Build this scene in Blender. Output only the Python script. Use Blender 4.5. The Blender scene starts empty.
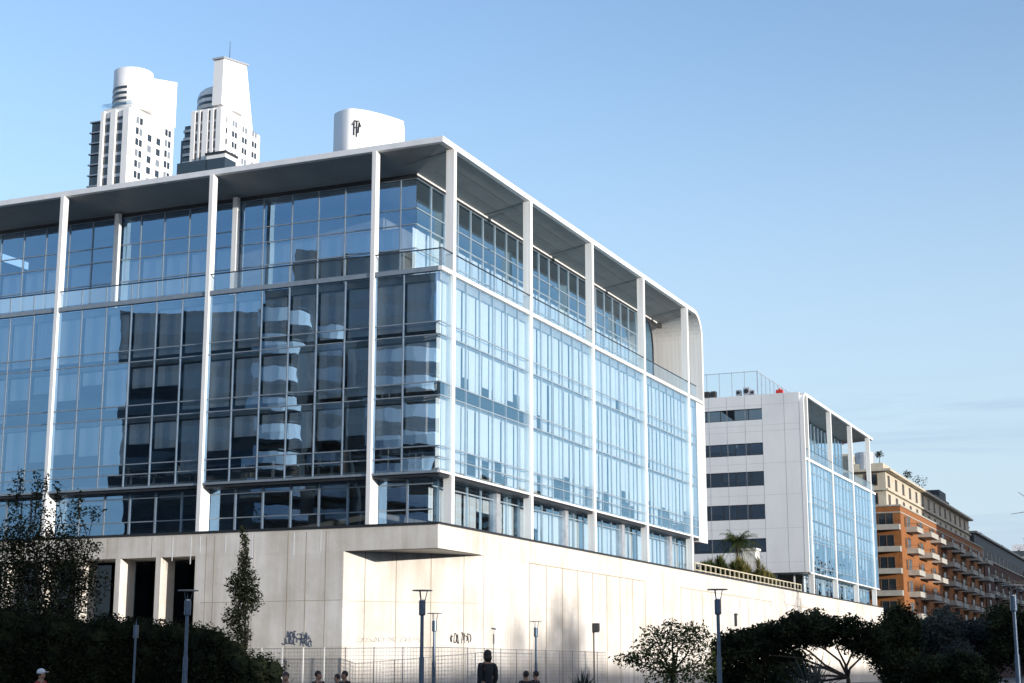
import bpy, bmesh, math, random
from mathutils import Vector, Matrix, noise
random.seed(7)
S = bpy.context.scene
COL = S.collection
R = math.radians

# ------------------------------------------------------------------ camera
CAM = Vector((-85.26, -41.90, 1.25))
FPX, PITCH, YAW = 1589.5, 0.20495, 0.41128
cam_d = bpy.data.cameras.new('camera')
cam = bpy.data.objects.new('camera', cam_d); COL.objects.link(cam)
cam_d.sensor_width = 36.0; cam_d.lens = FPX / 1024 * 36.0
cam_d.clip_start = 0.1; cam_d.clip_end = 6000
cam.location = CAM
cam.rotation_euler = (math.pi/2 + PITCH, 0, YAW - math.pi/2)
S.camera = cam
HF = Vector((math.cos(YAW), math.sin(YAW), 0)); HR = Vector((math.sin(YAW), -math.cos(YAW), 0))

def spot(px, dist):
    """ground point seen near column px (at the horizon row) dist metres deep"""
    k = math.cos(PITCH) * FPX
    # horizon row is (FPX*tan(PITCH)) under the centre: depth there = cos
    s = (px - 512) / (FPX / math.cos(PITCH))
    p = CAM + HF * dist + HR * dist * s
    return Vector((p.x, p.y, 0))

# ------------------------------------------------------------------ materials
M = {}
def mat(name):
    m = bpy.data.materials.new(name); m.use_nodes = True
    nt = m.node_tree; nt.nodes.clear()
    out = nt.nodes.new('ShaderNodeOutputMaterial')
    M[name] = m
    return m, nt, out

def N(nt, t, **kw):
    n = nt.nodes.new(t)
    for k, v in kw.items():
        if k.startswith('i_'): n.inputs[k[2:].replace('_', ' ')].default_value = v
        else: setattr(n, k, v)
    return n

def surf(name, c1, c2=None, scale=1.0, rough=.6, metal=0, bump=0, stretch=(1,1,1), spec=.5, detail=5, c3=None, s3=.2):
    m, nt, out = mat(name)
    b = N(nt, 'ShaderNodeBsdfPrincipled'); b.inputs['Roughness'].default_value = rough
    b.inputs['Metallic'].default_value = metal; b.inputs['Specular IOR Level'].default_value = spec
    nt.links.new(b.outputs[0], out.inputs['Surface'])
    tc = N(nt, 'ShaderNodeNewGeometry'); mp = N(nt, 'ShaderNodeMapping'); mp.inputs['Scale'].default_value = stretch
    nt.links.new(tc.outputs['Position'], mp.inputs[0])
    nz = N(nt, 'ShaderNodeTexNoise'); nz.inputs['Scale'].default_value = scale; nz.inputs['Detail'].default_value = detail
    nz.inputs['Roughness'].default_value = .62
    nt.links.new(mp.outputs[0], nz.inputs['Vector'])
    rp = N(nt, 'ShaderNodeValToRGB'); rp.color_ramp.elements[0].position = .35; rp.color_ramp.elements[1].position = .65
    c2 = c2 or tuple(x*.85 for x in c1)
    rp.color_ramp.elements[0].color = (*c2, 1); rp.color_ramp.elements[1].color = (*c1, 1)
    nt.links.new(nz.outputs[0], rp.inputs[0])
    last = rp.outputs[0]
    if c3:
        n3 = N(nt, 'ShaderNodeTexNoise'); n3.inputs['Scale'].default_value = s3; n3.inputs['Detail'].default_value = 4
        nt.links.new(tc.outputs['Position'], n3.inputs['Vector'])
        r3 = N(nt, 'ShaderNodeValToRGB'); r3.color_ramp.elements[0].position = .52; r3.color_ramp.elements[1].position = .7
        r3.color_ramp.elements[0].color = (0,0,0,1); r3.color_ramp.elements[1].color = (1,1,1,1)
        nt.links.new(n3.outputs[0], r3.inputs[0])
        mx = N(nt, 'ShaderNodeMix', data_type='RGBA')
        nt.links.new(r3.outputs[0], mx.inputs['Factor']); nt.links.new(last, mx.inputs['A']); mx.inputs['B'].default_value = (*c3, 1)
        last = mx.outputs['Result']
    nt.links.new(last, b.inputs['Base Color'])
    if bump:
        bp = N(nt, 'ShaderNodeBump'); bp.inputs['Strength'].default_value = bump; bp.inputs['Distance'].default_value = .05
        nt.links.new(nz.outputs[0], bp.inputs['Height']); nt.links.new(bp.outputs[0], b.inputs['Normal'])
    return m

def glass(name, trans, refl, lo, hi, wav=.0, wscale=.6, rough=0.0):
    """architectural coated glass sheet: tinted see-through + coated mirror, slightly wavy"""
    m, nt, out = mat(name)
    t = N(nt, 'ShaderNodeBsdfTransparent'); t.inputs[0].default_value = (*trans, 1)
    g = N(nt, 'ShaderNodeBsdfGlossy'); g.inputs[0].default_value = (*refl, 1); g.inputs['Roughness'].default_value = rough
    lw = N(nt, 'ShaderNodeFresnel'); lw.inputs[0].default_value = 1.5
    mr = N(nt, 'ShaderNodeMapRange'); mr.inputs[1].default_value = .04; mr.inputs[2].default_value = .45
    mr.inputs[3].default_value = lo; mr.inputs[4].default_value = hi
    nt.links.new(lw.outputs[0], mr.inputs[0])
    mx = N(nt, 'ShaderNodeMixShader')
    nt.links.new(mr.outputs[0], mx.inputs[0]); nt.links.new(t.outputs[0], mx.inputs[1]); nt.links.new(g.outputs[0], mx.inputs[2])
    nt.links.new(mx.outputs[0], out.inputs['Surface'])
    if wav:
        geo = N(nt, 'ShaderNodeNewGeometry')
        nz = N(nt, 'ShaderNodeTexNoise'); nz.inputs['Scale'].default_value = wscale; nz.inputs['Detail'].default_value = 1.5
        nt.links.new(geo.outputs['Position'], nz.inputs['Vector'])
        bp = N(nt, 'ShaderNodeBump'); bp.inputs['Strength'].default_value = 1; bp.inputs['Distance'].default_value = wav
        nt.links.new(nz.outputs[0], bp.inputs['Height']); nt.links.new(bp.outputs[0], g.inputs['Normal'])
    return m

surf('white_paint', (.81,.80,.78), (.68,.665,.64), 1.2, .45, stretch=(5,5,.12))
surf('white_panel', (.72,.72,.71), (.66,.66,.66), .35, .5, stretch=(1,1,.25), c3=(.60,.60,.60), s3=.12)
surf('fascia_metal', (.74,.74,.74), (.66,.66,.67), .8, .4)
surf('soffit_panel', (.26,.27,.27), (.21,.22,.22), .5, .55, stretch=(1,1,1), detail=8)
surf('joint_dark', (.05,.05,.055), rough=.6)
surf('joint_pale', (.42,.42,.43), rough=.6)
surf('dark_metal', (.035,.037,.042), rough=.4, metal=.3)
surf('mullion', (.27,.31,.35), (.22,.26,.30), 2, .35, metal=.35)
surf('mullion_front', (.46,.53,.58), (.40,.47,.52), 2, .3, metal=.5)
surf('steel_rail', (.05,.055,.065), rough=.4, metal=.5)
surf('blind', (.86,.86,.84), (.76,.77,.76), 3.0, .8, stretch=(3,3,.15))
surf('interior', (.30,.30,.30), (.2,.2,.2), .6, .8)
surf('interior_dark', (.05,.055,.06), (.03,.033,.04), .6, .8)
surf('ceiling_tile', (.5,.5,.48), rough=.8)
surf('roof_membrane', (.3,.3,.3), rough=.9)
surf('seam', (.40,.32,.22), (.30,.25,.18), 2, .9)
surf('rust_stain', (.30,.27,.22), (.42,.38,.32), 3, .9)
surf('lamp_metal', (.085,.125,.18), (.065,.10,.15), 6, .35, metal=.3)
surf('lamp_disc', (.25,.22,.2), rough=.5)
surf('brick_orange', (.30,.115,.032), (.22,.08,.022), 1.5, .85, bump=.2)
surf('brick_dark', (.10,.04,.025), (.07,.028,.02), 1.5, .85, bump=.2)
surf('render_cream', (.52,.47,.37), (.42,.37,.29), .8, .8)
surf('balcony_conc', (.42,.40,.34), (.34,.32,.28), 1.2, .8)
surf('slate', (.05,.052,.06), (.03,.03,.035), 1, .6)
surf('tower_white', (.80,.79,.77), (.74,.73,.72), .15, .7)
surf('body_dark', (.060,.055,.050), (.035,.035,.035), .5, .7)
surf('paving', (.15,.145,.14), (.11,.105,.10), .8, .9, c3=(.09,.088,.085), s3=.05)
surf('soil', (.06,.045,.03), rough=.95)
surf('bark', (.05,.038,.028), (.03,.022,.018), 4, .95, bump=.4)
surf('timber_rail', (.62,.56,.42), (.5,.44,.32), 2, .7)
surf('red_paint', (.55,.03,.02), rough=.5)
surf('skin', (.30,.16,.10), rough=.6)
surf('cloth_black', (.012,.012,.015), (.02,.02,.024), 20, .9)
surf('cloth_brown', (.06,.03,.02), rough=.9)
surf('cloth_red', (.25,.03,.02), rough=.9)
surf('cloth_grey', (.08,.085,.10), rough=.9)
surf('cap_white', (.7,.7,.72), rough=.8)
surf('hair_dark', (.015,.01,.008), (.03,.018,.012), 30, .6)
surf('hair_brown', (.06,.03,.018), (.03,.018,.012), 30, .6)
surf('spray_blue', (.03,.045,.09), rough=.6)
surf('spray_black', (.03,.028,.028), rough=.6)
surf('spray_faint', (.42,.38,.33), rough=.8)
surf('mesh_wire', (.30,.30,.31), rough=.5, metal=.5)
surf('white_post', (.7,.68,.64), rough=.6)
surf('unit_metal', (.55,.56,.58), (.4,.4,.42), 2, .4, metal=.4)

# weathered concrete podium: fine grain, blotches and vertical run marks
def concrete():
    m, nt, out = mat('concrete')
    b = N(nt, 'ShaderNodeBsdfPrincipled'); b.inputs['Roughness'].default_value = .85; b.inputs['Specular IOR Level'].default_value = .2
    nt.links.new(b.outputs[0], out.inputs['Surface'])
    g = N(nt, 'ShaderNodeNewGeometry')
    def nz(scale, st, det=5):
        mp = N(nt, 'ShaderNodeMapping'); mp.inputs['Scale'].default_value = st
        n = N(nt, 'ShaderNodeTexNoise'); n.inputs['Scale'].default_value = scale; n.inputs['Detail'].default_value = det; n.inputs['Roughness'].default_value = .65
        nt.links.new(g.outputs['Position'], mp.inputs[0]); nt.links.new(mp.outputs[0], n.inputs['Vector']); return n
    a, s, f = nz(.35, (1,1,1)), nz(1.4, (1,1,.07)), nz(9, (1,1,1))
    def ramp(src, p0, p1, v0, v1):
        r = N(nt, 'ShaderNodeMapRange'); r.inputs[1].default_value = p0; r.inputs[2].default_value = p1; r.inputs[3].default_value = v0; r.inputs[4].default_value = v1
        nt.links.new(src.outputs[0], r.inputs[0]); return r
    r1, r2, r3 = ramp(a,.35,.65,.80,1.0), ramp(s,.35,.62,.84,1.0), ramp(f,.3,.7,.95,1.0)
    m1 = N(nt, 'ShaderNodeMath', operation='MULTIPLY'); m2 = N(nt, 'ShaderNodeMath', operation='MULTIPLY')
    nt.links.new(r1.outputs[0], m1.inputs[0]); nt.links.new(r2.outputs[0], m1.inputs[1])
    nt.links.new(m1.outputs[0], m2.inputs[0]); nt.links.new(r3.outputs[0], m2.inputs[1])
    mx = N(nt, 'ShaderNodeMix', data_type='RGBA'); mx.inputs['A'].default_value = (.42,.36,.29,1); mx.inputs['B'].default_value = (.78,.735,.675,1)
    sn = N(nt, 'ShaderNodeVectorMath', operation='SNAP'); sn.inputs[1].default_value = (2.99,2.57,2.78)
    wn = N(nt, 'ShaderNodeTexWhiteNoise', noise_dimensions='3D'); nt.links.new(g.outputs['Position'], sn.inputs[0]); nt.links.new(sn.outputs[0], wn.inputs['Vector'])
    pr = N(nt, 'ShaderNodeMapRange'); pr.inputs[3].default_value = .90; pr.inputs[4].default_value = 1.0; nt.links.new(wn.outputs['Value'], pr.inputs[0])
    m3 = N(nt, 'ShaderNodeMath', operation='MULTIPLY'); nt.links.new(m2.outputs[0], m3.inputs[0]); nt.links.new(pr.outputs[0], m3.inputs[1]); m2 = m3
    mr = ramp(m2,.60,.97,.2,1.0)
    nt.links.new(mr.outputs[0], mx.inputs['Factor']); nt.links.new(mx.outputs['Result'], b.inputs['Base Color'])
    bp = N(nt, 'ShaderNodeBump'); bp.inputs['Strength'].default_value = .25; bp.inputs['Distance'].default_value = .02
    nt.links.new(f.outputs[0], bp.inputs['Height']); nt.links.new(bp.outputs[0], b.inputs['Normal'])
concrete()
surf('render_white', (.84,.81,.77), (.80,.77,.73), .5, .8, stretch=(1,1,.2), c3=(.74,.70,.65), s3=.35)

glass('glass_main', (.92,.96,.98), (.50,.79,1.0), .36, .85, wav=.003, wscale=.55)
glass('glass_side', (.86,.93,.96), (.40,.68,1.0), .38, .9, wav=.0032, wscale=.6)
glass('glass_low', (.12,.13,.15), (.8,.9,1.0), .05, .5)
glass('glass_rail', (.86,.92,.94), (.85,.93,1.0), .07, .5)
glass('glass_dark', (.20,.24,.28), (.75,.88,1.0), .22, .8, wav=.006, wscale=.5)
glass('glass_screen', (.93,.96,.97), (.9,.95,1.0), .04, .25)

def foliage(name, c1, c2, trl=.25):
    m, nt, out = mat(name)
    d = N(nt, 'ShaderNodeBsdfDiffuse'); t = N(nt, 'ShaderNodeBsdfTranslucent'); g = N(nt, 'ShaderNodeNewGeometry')
    nz = N(nt, 'ShaderNodeTexNoise'); nz.inputs['Scale'].default_value = 1.3; nz.inputs['Detail'].default_value = 6
    nt.links.new(g.outputs['Position'], nz.inputs['Vector'])
    rp = N(nt, 'ShaderNodeValToRGB'); rp.color_ramp.elements[0].position = .35; rp.color_ramp.elements[1].position = .65
    rp.color_ramp.elements[0].color = (*c1,1); rp.color_ramp.elements[1].color = (*c2,1)
    nt.links.new(nz.outputs[0], rp.inputs[0])
    nt.links.new(rp.outputs[0], d.inputs[0]); nt.links.new(rp.outputs[0], t.inputs[0])
    mx = N(nt, 'ShaderNodeMixShader'); mx.inputs[0].default_value = trl
    nt.links.new(d.outputs[0], mx.inputs[1]); nt.links.new(t.outputs[0], mx.inputs[2]); nt.links.new(mx.outputs[0], out.inputs['Surface'])
foliage('leaf_dark', (.014,.018,.012), (.055,.065,.035))
foliage('leaf_mid', (.035,.05,.02), (.08,.10,.035))
foliage('leaf_olive', (.10,.11,.035), (.26,.22,.08))
foliage('leaf_hedge', (.014,.018,.012), (.03,.036,.02))
foliage('leaf_grey', (.035,.042,.045), (.08,.095,.085))

# ------------------------------------------------------------------ object helpers
WLOC = {}
def link(o): COL.objects.link(o); return o
def tag(o, label=None, cat=None, group=None, kind=None):
    if label: o['label'] = label
    if cat: o['category'] = cat
    if group: o['group'] = group
    if kind: o['kind'] = kind
    return o
def empty(name, loc, label, cat, group=None, rz=0):
    o = link(bpy.data.objects.new(name, None)); o.location = loc; o.rotation_euler.z = rz
    WLOC[o.name] = Vector(loc) if rz == 0 else Vector(loc)
    return tag(o, label, cat, group)

class MB:
    """collects shapes in world coordinates, build() makes ONE mesh object"""
    def __init__(s): s.v = []; s.f = []; s.mi = []; s.m = 0
    def face(s, pts):
        n = len(s.v); s.v += [tuple(p) for p in pts]; s.f.append(tuple(range(n, n+len(pts)))); s.mi.append(s.m)
    def box(s, x0,x1,y0,y1,z0,z1):
        if x0>x1: x0,x1=x1,x0
        if y0>y1: y0,y1=y1,y0
        if z0>z1: z0,z1=z1,z0
        n = len(s.v)
        s.v += [(x0,y0,z0),(x1,y0,z0),(x1,y1,z0),(x0,y1,z0),(x0,y0,z1),(x1,y0,z1),(x1,y1,z1),(x0,y1,z1)]
        for q in ((3,2,1,0),(4,5,6,7),(0,1,5,4),(1,2,6,5),(2,3,7,6),(3,0,4,7)): s.f.append(tuple(n+i for i in q)); s.mi.append(s.m)
    def prism(s, pts, z0, z1):
        """polygon (counter-clockwise from above) extruded in z; z1 may be a list"""
        n = len(s.v); k = len(pts)
        zt = z1 if isinstance(z1, (list,tuple)) else [z1]*k
        s.v += [(p[0],p[1],z0) for p in pts] + [(p[0],p[1],zt[i]) for i,p in enumerate(pts)]
        s.f.append(tuple(n+i for i in reversed(range(k)))); s.f.append(tuple(n+k+i for i in range(k))); s.mi += [s.m]*2
        for i in range(k):
            j=(i+1)%k; s.f.append((n+i,n+j,n+k+j,n+k+i)); s.mi.append(s.m)
    def extr(s, prof, axis, a0, a1):
        """profile of 2D points extruded along an axis ('y': prof=(x,z); 'x': prof=(y,z))"""
        n = len(s.v); k = len(prof)
        def P(p,a): return (p[0],a,p[1]) if axis=='y' else (a,p[0],p[1])
        s.v += [P(p,a0) for p in prof] + [P(p,a1) for p in prof]
        s.f.append(tuple(n+i for i in range(k))); s.f.append(tuple(n+k+i for i in reversed(range(k)))); s.mi += [s.m]*2
        for i in range(k):
            j=(i+1)%k; s.f.append((n+i,n+k+i,n+k+j,n+j)); s.mi.append(s.m)
    def tube(s, p, q, r0, r1=None, n=8, cap=True):
        r1 = r0 if r1 is None else r1
        p, q = Vector(p), Vector(q); d = (q-p)
        if d.length < 1e-6: return
        d.normalize(); a = d.orthogonal().normalized(); b = d.cross(a)
        k = len(s.v)
        for (c, r) in ((p,r0),(q,r1)):
            for i in range(n):
                t = 2*math.pi*i/n; s.v.append(tuple(c + a*math.cos(t)*r + b*math.sin(t)*r))
        for i in range(n):
            j=(i+1)%n; s.f.append((k+i,k+j,k+n+j,k+n+i)); s.mi.append(s.m)
        if cap:
            s.f.append(tuple(k+i for i in reversed(range(n)))); s.f.append(tuple(k+n+i for i in range(n))); s.mi += [s.m]*2
    def ellipsoid(s, c, r, nu=14, nv=9, jit=0):
        k = len(s.v); c = Vector(c)
        for j in range(nv+1):
            ph = math.pi*j/nv
            for i in range(nu):
                th = 2*math.pi*i/nu; f = 1 + (random.uniform(-jit,jit) if 0<j<nv else 0)
                s.v.append((c.x+r[0]*f*math.sin(ph)*math.cos(th), c.y+r[1]*f*math.sin(ph)*math.sin(th), c.z+r[2]*f*math.cos(ph)))
        for j in range(nv):
            for i in range(nu):
                i2=(i+1)%nu; s.f.append((k+j*nu+i,k+(j+1)*nu+i,k+(j+1)*nu+i2,k+j*nu+i2)); s.mi.append(s.m)
    def build(s, name, m, parent=None, smooth=False, base=None):
        off = Vector((0,0,0))
        if parent is not None:
            p = parent
            while p is not None:
                off += Vector(p.location); p = p.parent
        elif base is not None: off = Vector(base)
        me = bpy.data.meshes.new(name)
        me.from_pydata([(v[0]-off.x, v[1]-off.y, v[2]-off.z) for v in s.v], [], s.f)
        for x in (m if isinstance(m,(list,tuple)) else [m]): me.materials.append(M[x])
        if isinstance(m,(list,tuple)): me.polygons.foreach_set('material_index', s.mi)
        if smooth: me.polygons.foreach_set('use_smooth', [True]*len(me.polygons))
        me.update()
        o = link(bpy.data.objects.new(name, me))
        if parent is not None: o.parent = parent
        elif base is not None: o.location = off
        return o

def copy_tree(o, parent=None):
    c = o.copy(); COL.objects.link(c)
    if parent is not None: c.parent = parent
    for ch in list(o.children): copy_tree(ch, c)
    return c

# ------------------------------------------------------------------ world, sun
SUN_AZ = Vector((-.27, -.963, 0)).normalized(); SUN_EL = R(6.6)
w = bpy.data.worlds.new('World'); S.world = w; w.use_nodes = True
nt = w.node_tree; nt.nodes.clear()
wo = N(nt,'ShaderNodeOutputWorld'); bg = N(nt,'ShaderNodeBackground'); sky = N(nt,'ShaderNodeTexSky')
sky.sky_type = 'NISHITA'; sky.sun_disc = False; sky.sun_elevation = SUN_EL
sky.sun_rotation = math.atan2(SUN_AZ.x, SUN_AZ.y)
sky.altitude = 0; sky.air_density = 1.0; sky.dust_density = 1.3; sky.ozone_density = 2.3
bg.inputs[1].default_value = .15
# thin wisps of cloud low in the sky
tc = N(nt,'ShaderNodeTexCoord'); mp = N(nt,'ShaderNodeMapping'); mp.inputs['Scale'].default_value = (1.6,1.6,26)
nz = N(nt,'ShaderNodeTexNoise'); nz.inputs['Scale'].default_value = 2.6; nz.inputs['Detail'].default_value = 7; nz.inputs['Roughness'].default_value = .6; nz.inputs['Distortion'].default_value = .4
rp = N(nt,'ShaderNodeMapRange'); rp.inputs[1].default_value = .50; rp.inputs[2].default_value = .72; rp.inputs[3].default_value = 0; rp.inputs[4].default_value = .55
sx = N(nt,'ShaderNodeSeparateXYZ'); el = N(nt,'ShaderNodeMapRange'); el.inputs[1].default_value = .185; el.inputs[2].default_value = .16; el.inputs[3].default_value = 0; el.inputs[4].default_value = 1
mul = N(nt,'ShaderNodeMath', operation='MULTIPLY'); mx = N(nt,'ShaderNodeMix', data_type='RGBA'); mx.inputs['B'].default_value = (1.0,1.36,1.85,1)
L = nt.links.new
L(tc.outputs['Generated'], mp.inputs[0]); L(mp.outputs[0], nz.inputs['Vector']); L(nz.outputs[0], rp.inputs[0])
L(tc.outputs['Generated'], sx.inputs[0]); L(sx.outputs['Z'], el.inputs[0])
L(rp.outputs[0], mul.inputs[0]); L(el.outputs[0], mul.inputs[1]); L(mul.outputs[0], mx.inputs['Factor'])
wb = N(nt,'ShaderNodeMix', data_type='RGBA', blend_type='MULTIPLY'); wb.inputs['Factor'].default_value = 1; wb.inputs['B'].default_value = (1.03,.94,.955,1)
hzr = N(nt,'ShaderNodeMapRange'); hzr.interpolation_type = 'SMOOTHSTEP'; hzr.inputs[1].default_value = .0; hzr.inputs[2].default_value = .42; hzr.inputs[3].default_value = .92; hzr.inputs[4].default_value = 0
hmx = N(nt,'ShaderNodeMix', data_type='RGBA'); hmx.inputs['B'].default_value = (1.42,1.78,2.14,1)
L(sx.outputs['Z'], hzr.inputs[0]); L(hzr.outputs[0], hmx.inputs['Factor'])
L(sky.outputs[0], wb.inputs['A']); L(wb.outputs['Result'], hmx.inputs['A']); L(hmx.outputs['Result'], mx.inputs['A']); L(mx.outputs['Result'], bg.inputs[0]); L(bg.outputs[0], wo.inputs[0])
sl = bpy.data.lights.new('sun','SUN'); sl.energy = 2.0; sl.angle = R(.55); sl.color = (1.0,.95,.88)
so = link(bpy.data.objects.new('sun', sl))
sd = SUN_AZ*math.cos(SUN_EL) + Vector((0,0,math.sin(SUN_EL)))
so.rotation_euler = sd.to_track_quat('Z','Y').to_euler()
so.location = sd*200
S.view_settings.view_transform = 'Standard'; S.view_settings.look = 'None'; S.view_settings.gamma = 1
S.view_settings.use_curve_mapping = False
S.view_settings.exposure = 1.5
S.cycles.max_bounces = 10; S.cycles.transparent_max_bounces = 12; S.cycles.glossy_bounces = 4; S.cycles.diffuse_bounces = 4
S.cycles.use_denoising = True

# ------------------------------------------------------------------ ground
g = MB(); g.face([(-1500,-1500,0),(2500,-1500,0),(2500,2000,0),(-1500,2000,0)])
tag(g.build('ground','paving'), 'paved ground of the waterfront promenade', None, kind='structure')
del_label = None

# ------------------------------------------------------------------ glazed bays
def make_map(axis, plane):
    if axis == 'A': return lambda s_, z, d: (plane + d, s_, z)
    return lambda s_, z, d: (s_, plane + d, z)
def mbox(mb, axis, plane, s0, s1, d0, d1, z0, z1):
    if axis == 'A': mb.box(plane+d0, plane+d1, s0, s1, z0, z1)
    else: mb.box(s0, s1, plane+d0, plane+d1, z0, z1)

def glazed_bay(parent, axis, plane, cuts, zs, style, tilt=.0025, mw=.035, gm='glass_main', sill=None, post=.07):
    """cuts: mullion positions; zs: transom heights from bottom to top; style: blinds(i, s0, s1)-> list of (s0,s1,zbot,ztop)"""
    f = make_map(axis, plane)
    gl = MB(); fr = MB(); bl = MB()
    for i in range(len(cuts)-1):
        for j in range(len(zs)-1):
            a, b, c, d = cuts[i], cuts[i+1], zs[j], zs[j+1]
            ta, tz = random.gauss(0,tilt), random.gauss(0,tilt)
            ds = [(-ta*(b-a)-tz*(d-c))/2, (ta*(b-a)-tz*(d-c))/2, (ta*(b-a)+tz*(d-c))/2, (-ta*(b-a)+tz*(d-c))/2]
            q = [f(a,c,ds[0]), f(b,c,ds[1]), f(b,d,ds[2]), f(a,d,ds[3])]
            if axis == 'A': q.reverse()
            gl.face(q)
        for (s0,s1,zb,zt) in style(i, cuts[i], cuts[i+1]):
            dd = .32 + random.uniform(-.03,.03)
            mbox(bl, axis, plane, s0, s1, dd, dd+.02, zb, zt)
    z0, z1 = zs[0], zs[-1]
    for i, s_ in enumerate(cuts):
        if i == 0: continue                      # the next bay owns the shared mullion
        mbox(fr, axis, plane, s_-mw, s_+mw, -post, .08, z0, z1)
    for z in zs[1:]: mbox(fr, axis, plane, cuts[0], cuts[-1], -.045, .06, z-.035, z+.035)
    g_ = gl.build('glazed_bay', gm, parent)
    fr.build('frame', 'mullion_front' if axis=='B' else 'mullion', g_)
    if bl.v: bl.build('blinds', 'blind', g_)
    return g_

def no_blinds(i,a,b): return []
def blinds_B(z0, z1, openness, lo):
    def st(i,a,b):
        out = []
        mid = (a+b)/2
        for (p,q) in ((a+.06, mid-.015),(mid+.015, b-.06)):
            g0 = random.choice((0,0,0,.08,.16)); g1 = random.choice((0,0,0,.08))
            r = random.random()
            if r < openness:
                zb = z0 + (z1-z0)*random.uniform(*lo)
            else: zb = z0+.02
            out.append((p+g0*random.random(), q-g1, zb, z1-.05))
        return out
    return st
def blinds_step(z0, z1, seq, gap=.0):
    """drop fraction per bay given by a list"""
    def st(i,a,b):
        fr = seq[i % len(seq)]
        if fr <= 0: return []
        g0 = random.uniform(0,.35)
        return [(a+.08+g0, b-.08, z1-(z1-z0)*fr, z1-.05)]
    return st

# ------------------------------------------------------------------ podium
pod = empty('podium_building', (0,0,0), 'long pale concrete podium wall carrying both glass office buildings', 'podium')
m = MB()
ZP, ZS = 10.0, 8.45
XA = -.2
# upper band (parapet) all round, with the cantilevered corner
m.prism([(XA,0),(139,0),(139,44),(XA,44)], ZS, ZP-.13)
m.build('upper_band','concrete',pod)
m = MB()   # B wall, east of the recess
m.prism([(6.3,0),(139,0),(139,44),(6.9,44)], 0, ZS-.003)
m.build('long_wall','concrete',pod)
m = MB()   # recessed rendered wall under the overhang
P1,P3 = (XA+.02,6.36),(6.3,0.02)
m.prism([P3,(6.6,.3),(6.6,7.8),(.5,7.8),P1], 0, ZS-.006)
m.build('recessed_wall','concrete',pod)
for t_ in (.15,.37,.62,.86):
    q = MB(); jx,jy = P1[0]+(P3[0]-P1[0])*t_, P1[1]+(P3[1]-P1[1])*t_
    q.tube((jx,jy,0),(jx,jy,ZS-.05),.022,n=4); q.build('wall_joint','seam',pod)
q = MB(); q.tube((P1[0]+.3,P1[1]-.3,5.45),(P3[0]-.1,P3[1]+.1,5.45),.016,n=4); q.build('wall_joint','seam',pod)
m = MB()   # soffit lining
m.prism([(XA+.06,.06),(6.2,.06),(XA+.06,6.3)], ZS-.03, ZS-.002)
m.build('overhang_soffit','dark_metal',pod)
m = MB(); m.box(XA,6.25,6.37,17.12,0,ZS-.003); m.build('side_wall','concrete',pod)
# openings between pilasters on the left
pil = [(19.75,20.14),(22.9,23.3),(26.0,26.4),(29.1,29.5),(32.2,32.6),(35.3,35.7),(38.5,38.9)]
for a,b in pil:
    q = MB(); q.box(XA,1.35,a,b,0,ZS-.003); q.build('pilaster','concrete',pod)
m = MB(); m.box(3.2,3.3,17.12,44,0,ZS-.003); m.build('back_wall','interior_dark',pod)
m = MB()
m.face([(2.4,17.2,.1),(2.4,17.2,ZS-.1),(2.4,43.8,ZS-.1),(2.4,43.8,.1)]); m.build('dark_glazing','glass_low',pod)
m = MB(); m.box(XA-.10,139.1,-.10,44,ZP-.13,ZP); 
m.build('coping','dark_metal',pod)
# recessed panel fields on the long wall: shallow joints
for x0,x1,zt,n in ((13.7,37.6,8.4,8),(47.1,78.0,8.35,10),(84,104,8.3,6)):
    q = MB()
    for i in range(n+1):
        x = x0+(x1-x0)*i/n; q.box(x-.05,x+.05,-.012,.02,0,zt)
    q.box(x0,x1,-.0125,.0195,zt-.03,zt+.03)
    q.build('panel_joints','seam',pod)
for x in (6.35,10.6,42.3,81,110,122,133):
    q = MB(); q.box(x-.015,x+.015,-.008,.02,0,ZP-.3); q.build('wall_joint','seam',pod)
q = MB()
for y in (7.6,9.0,10.3,12.8,13.8,15.7,16.3): q.box(XA-.008,XA+.02,y-.014,y+.014,0,ZP-.3)
q.box(XA-.0085,XA+.02,6.4,16.6,5.5,5.53); q.build('side_joint','seam',pod)
for y in (20.5,24,27.5,31,35): 
    q = MB(); q.box(XA-.008,XA+.02,y-.014,y+.014,ZS,ZP-.3); q.build('side_joint','seam',pod)
# run marks below the coping
for y in (9.9,8.0,12.9,14.9,17.5,18.9,16.8):
    q = MB(); h = random.uniform(1.0,2.4); q.box(XA-.007,XA+.01,y-.03,y+.03,ZP-.3-h,ZP-.3); q.build('white_run_mark','white_paint',pod)
# wall lantern + small vent
q = MB(); q.box(25.45,25.95,-.42,-.05,4.15,4.75); q.box(25.65,25.75,-.05,.02,4.3,4.6); q.box(25.5,25.9,-.38,-.1,4.08,4.15)
q.build('wall_lantern','dark_metal',pod)
q = MB(); q.box(63.6,64.1,-.15,.02,5.5,6.6); q.box(63.5,64.2,-.2,-.1,6.55,6.7); q.build('wall_vent','dark_metal',pod)
q = MB(); q.tube((25.7,-.06,0),(25.7,-.06,4.2),.04); q.build('cable_duct','steel_rail',pod)

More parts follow.
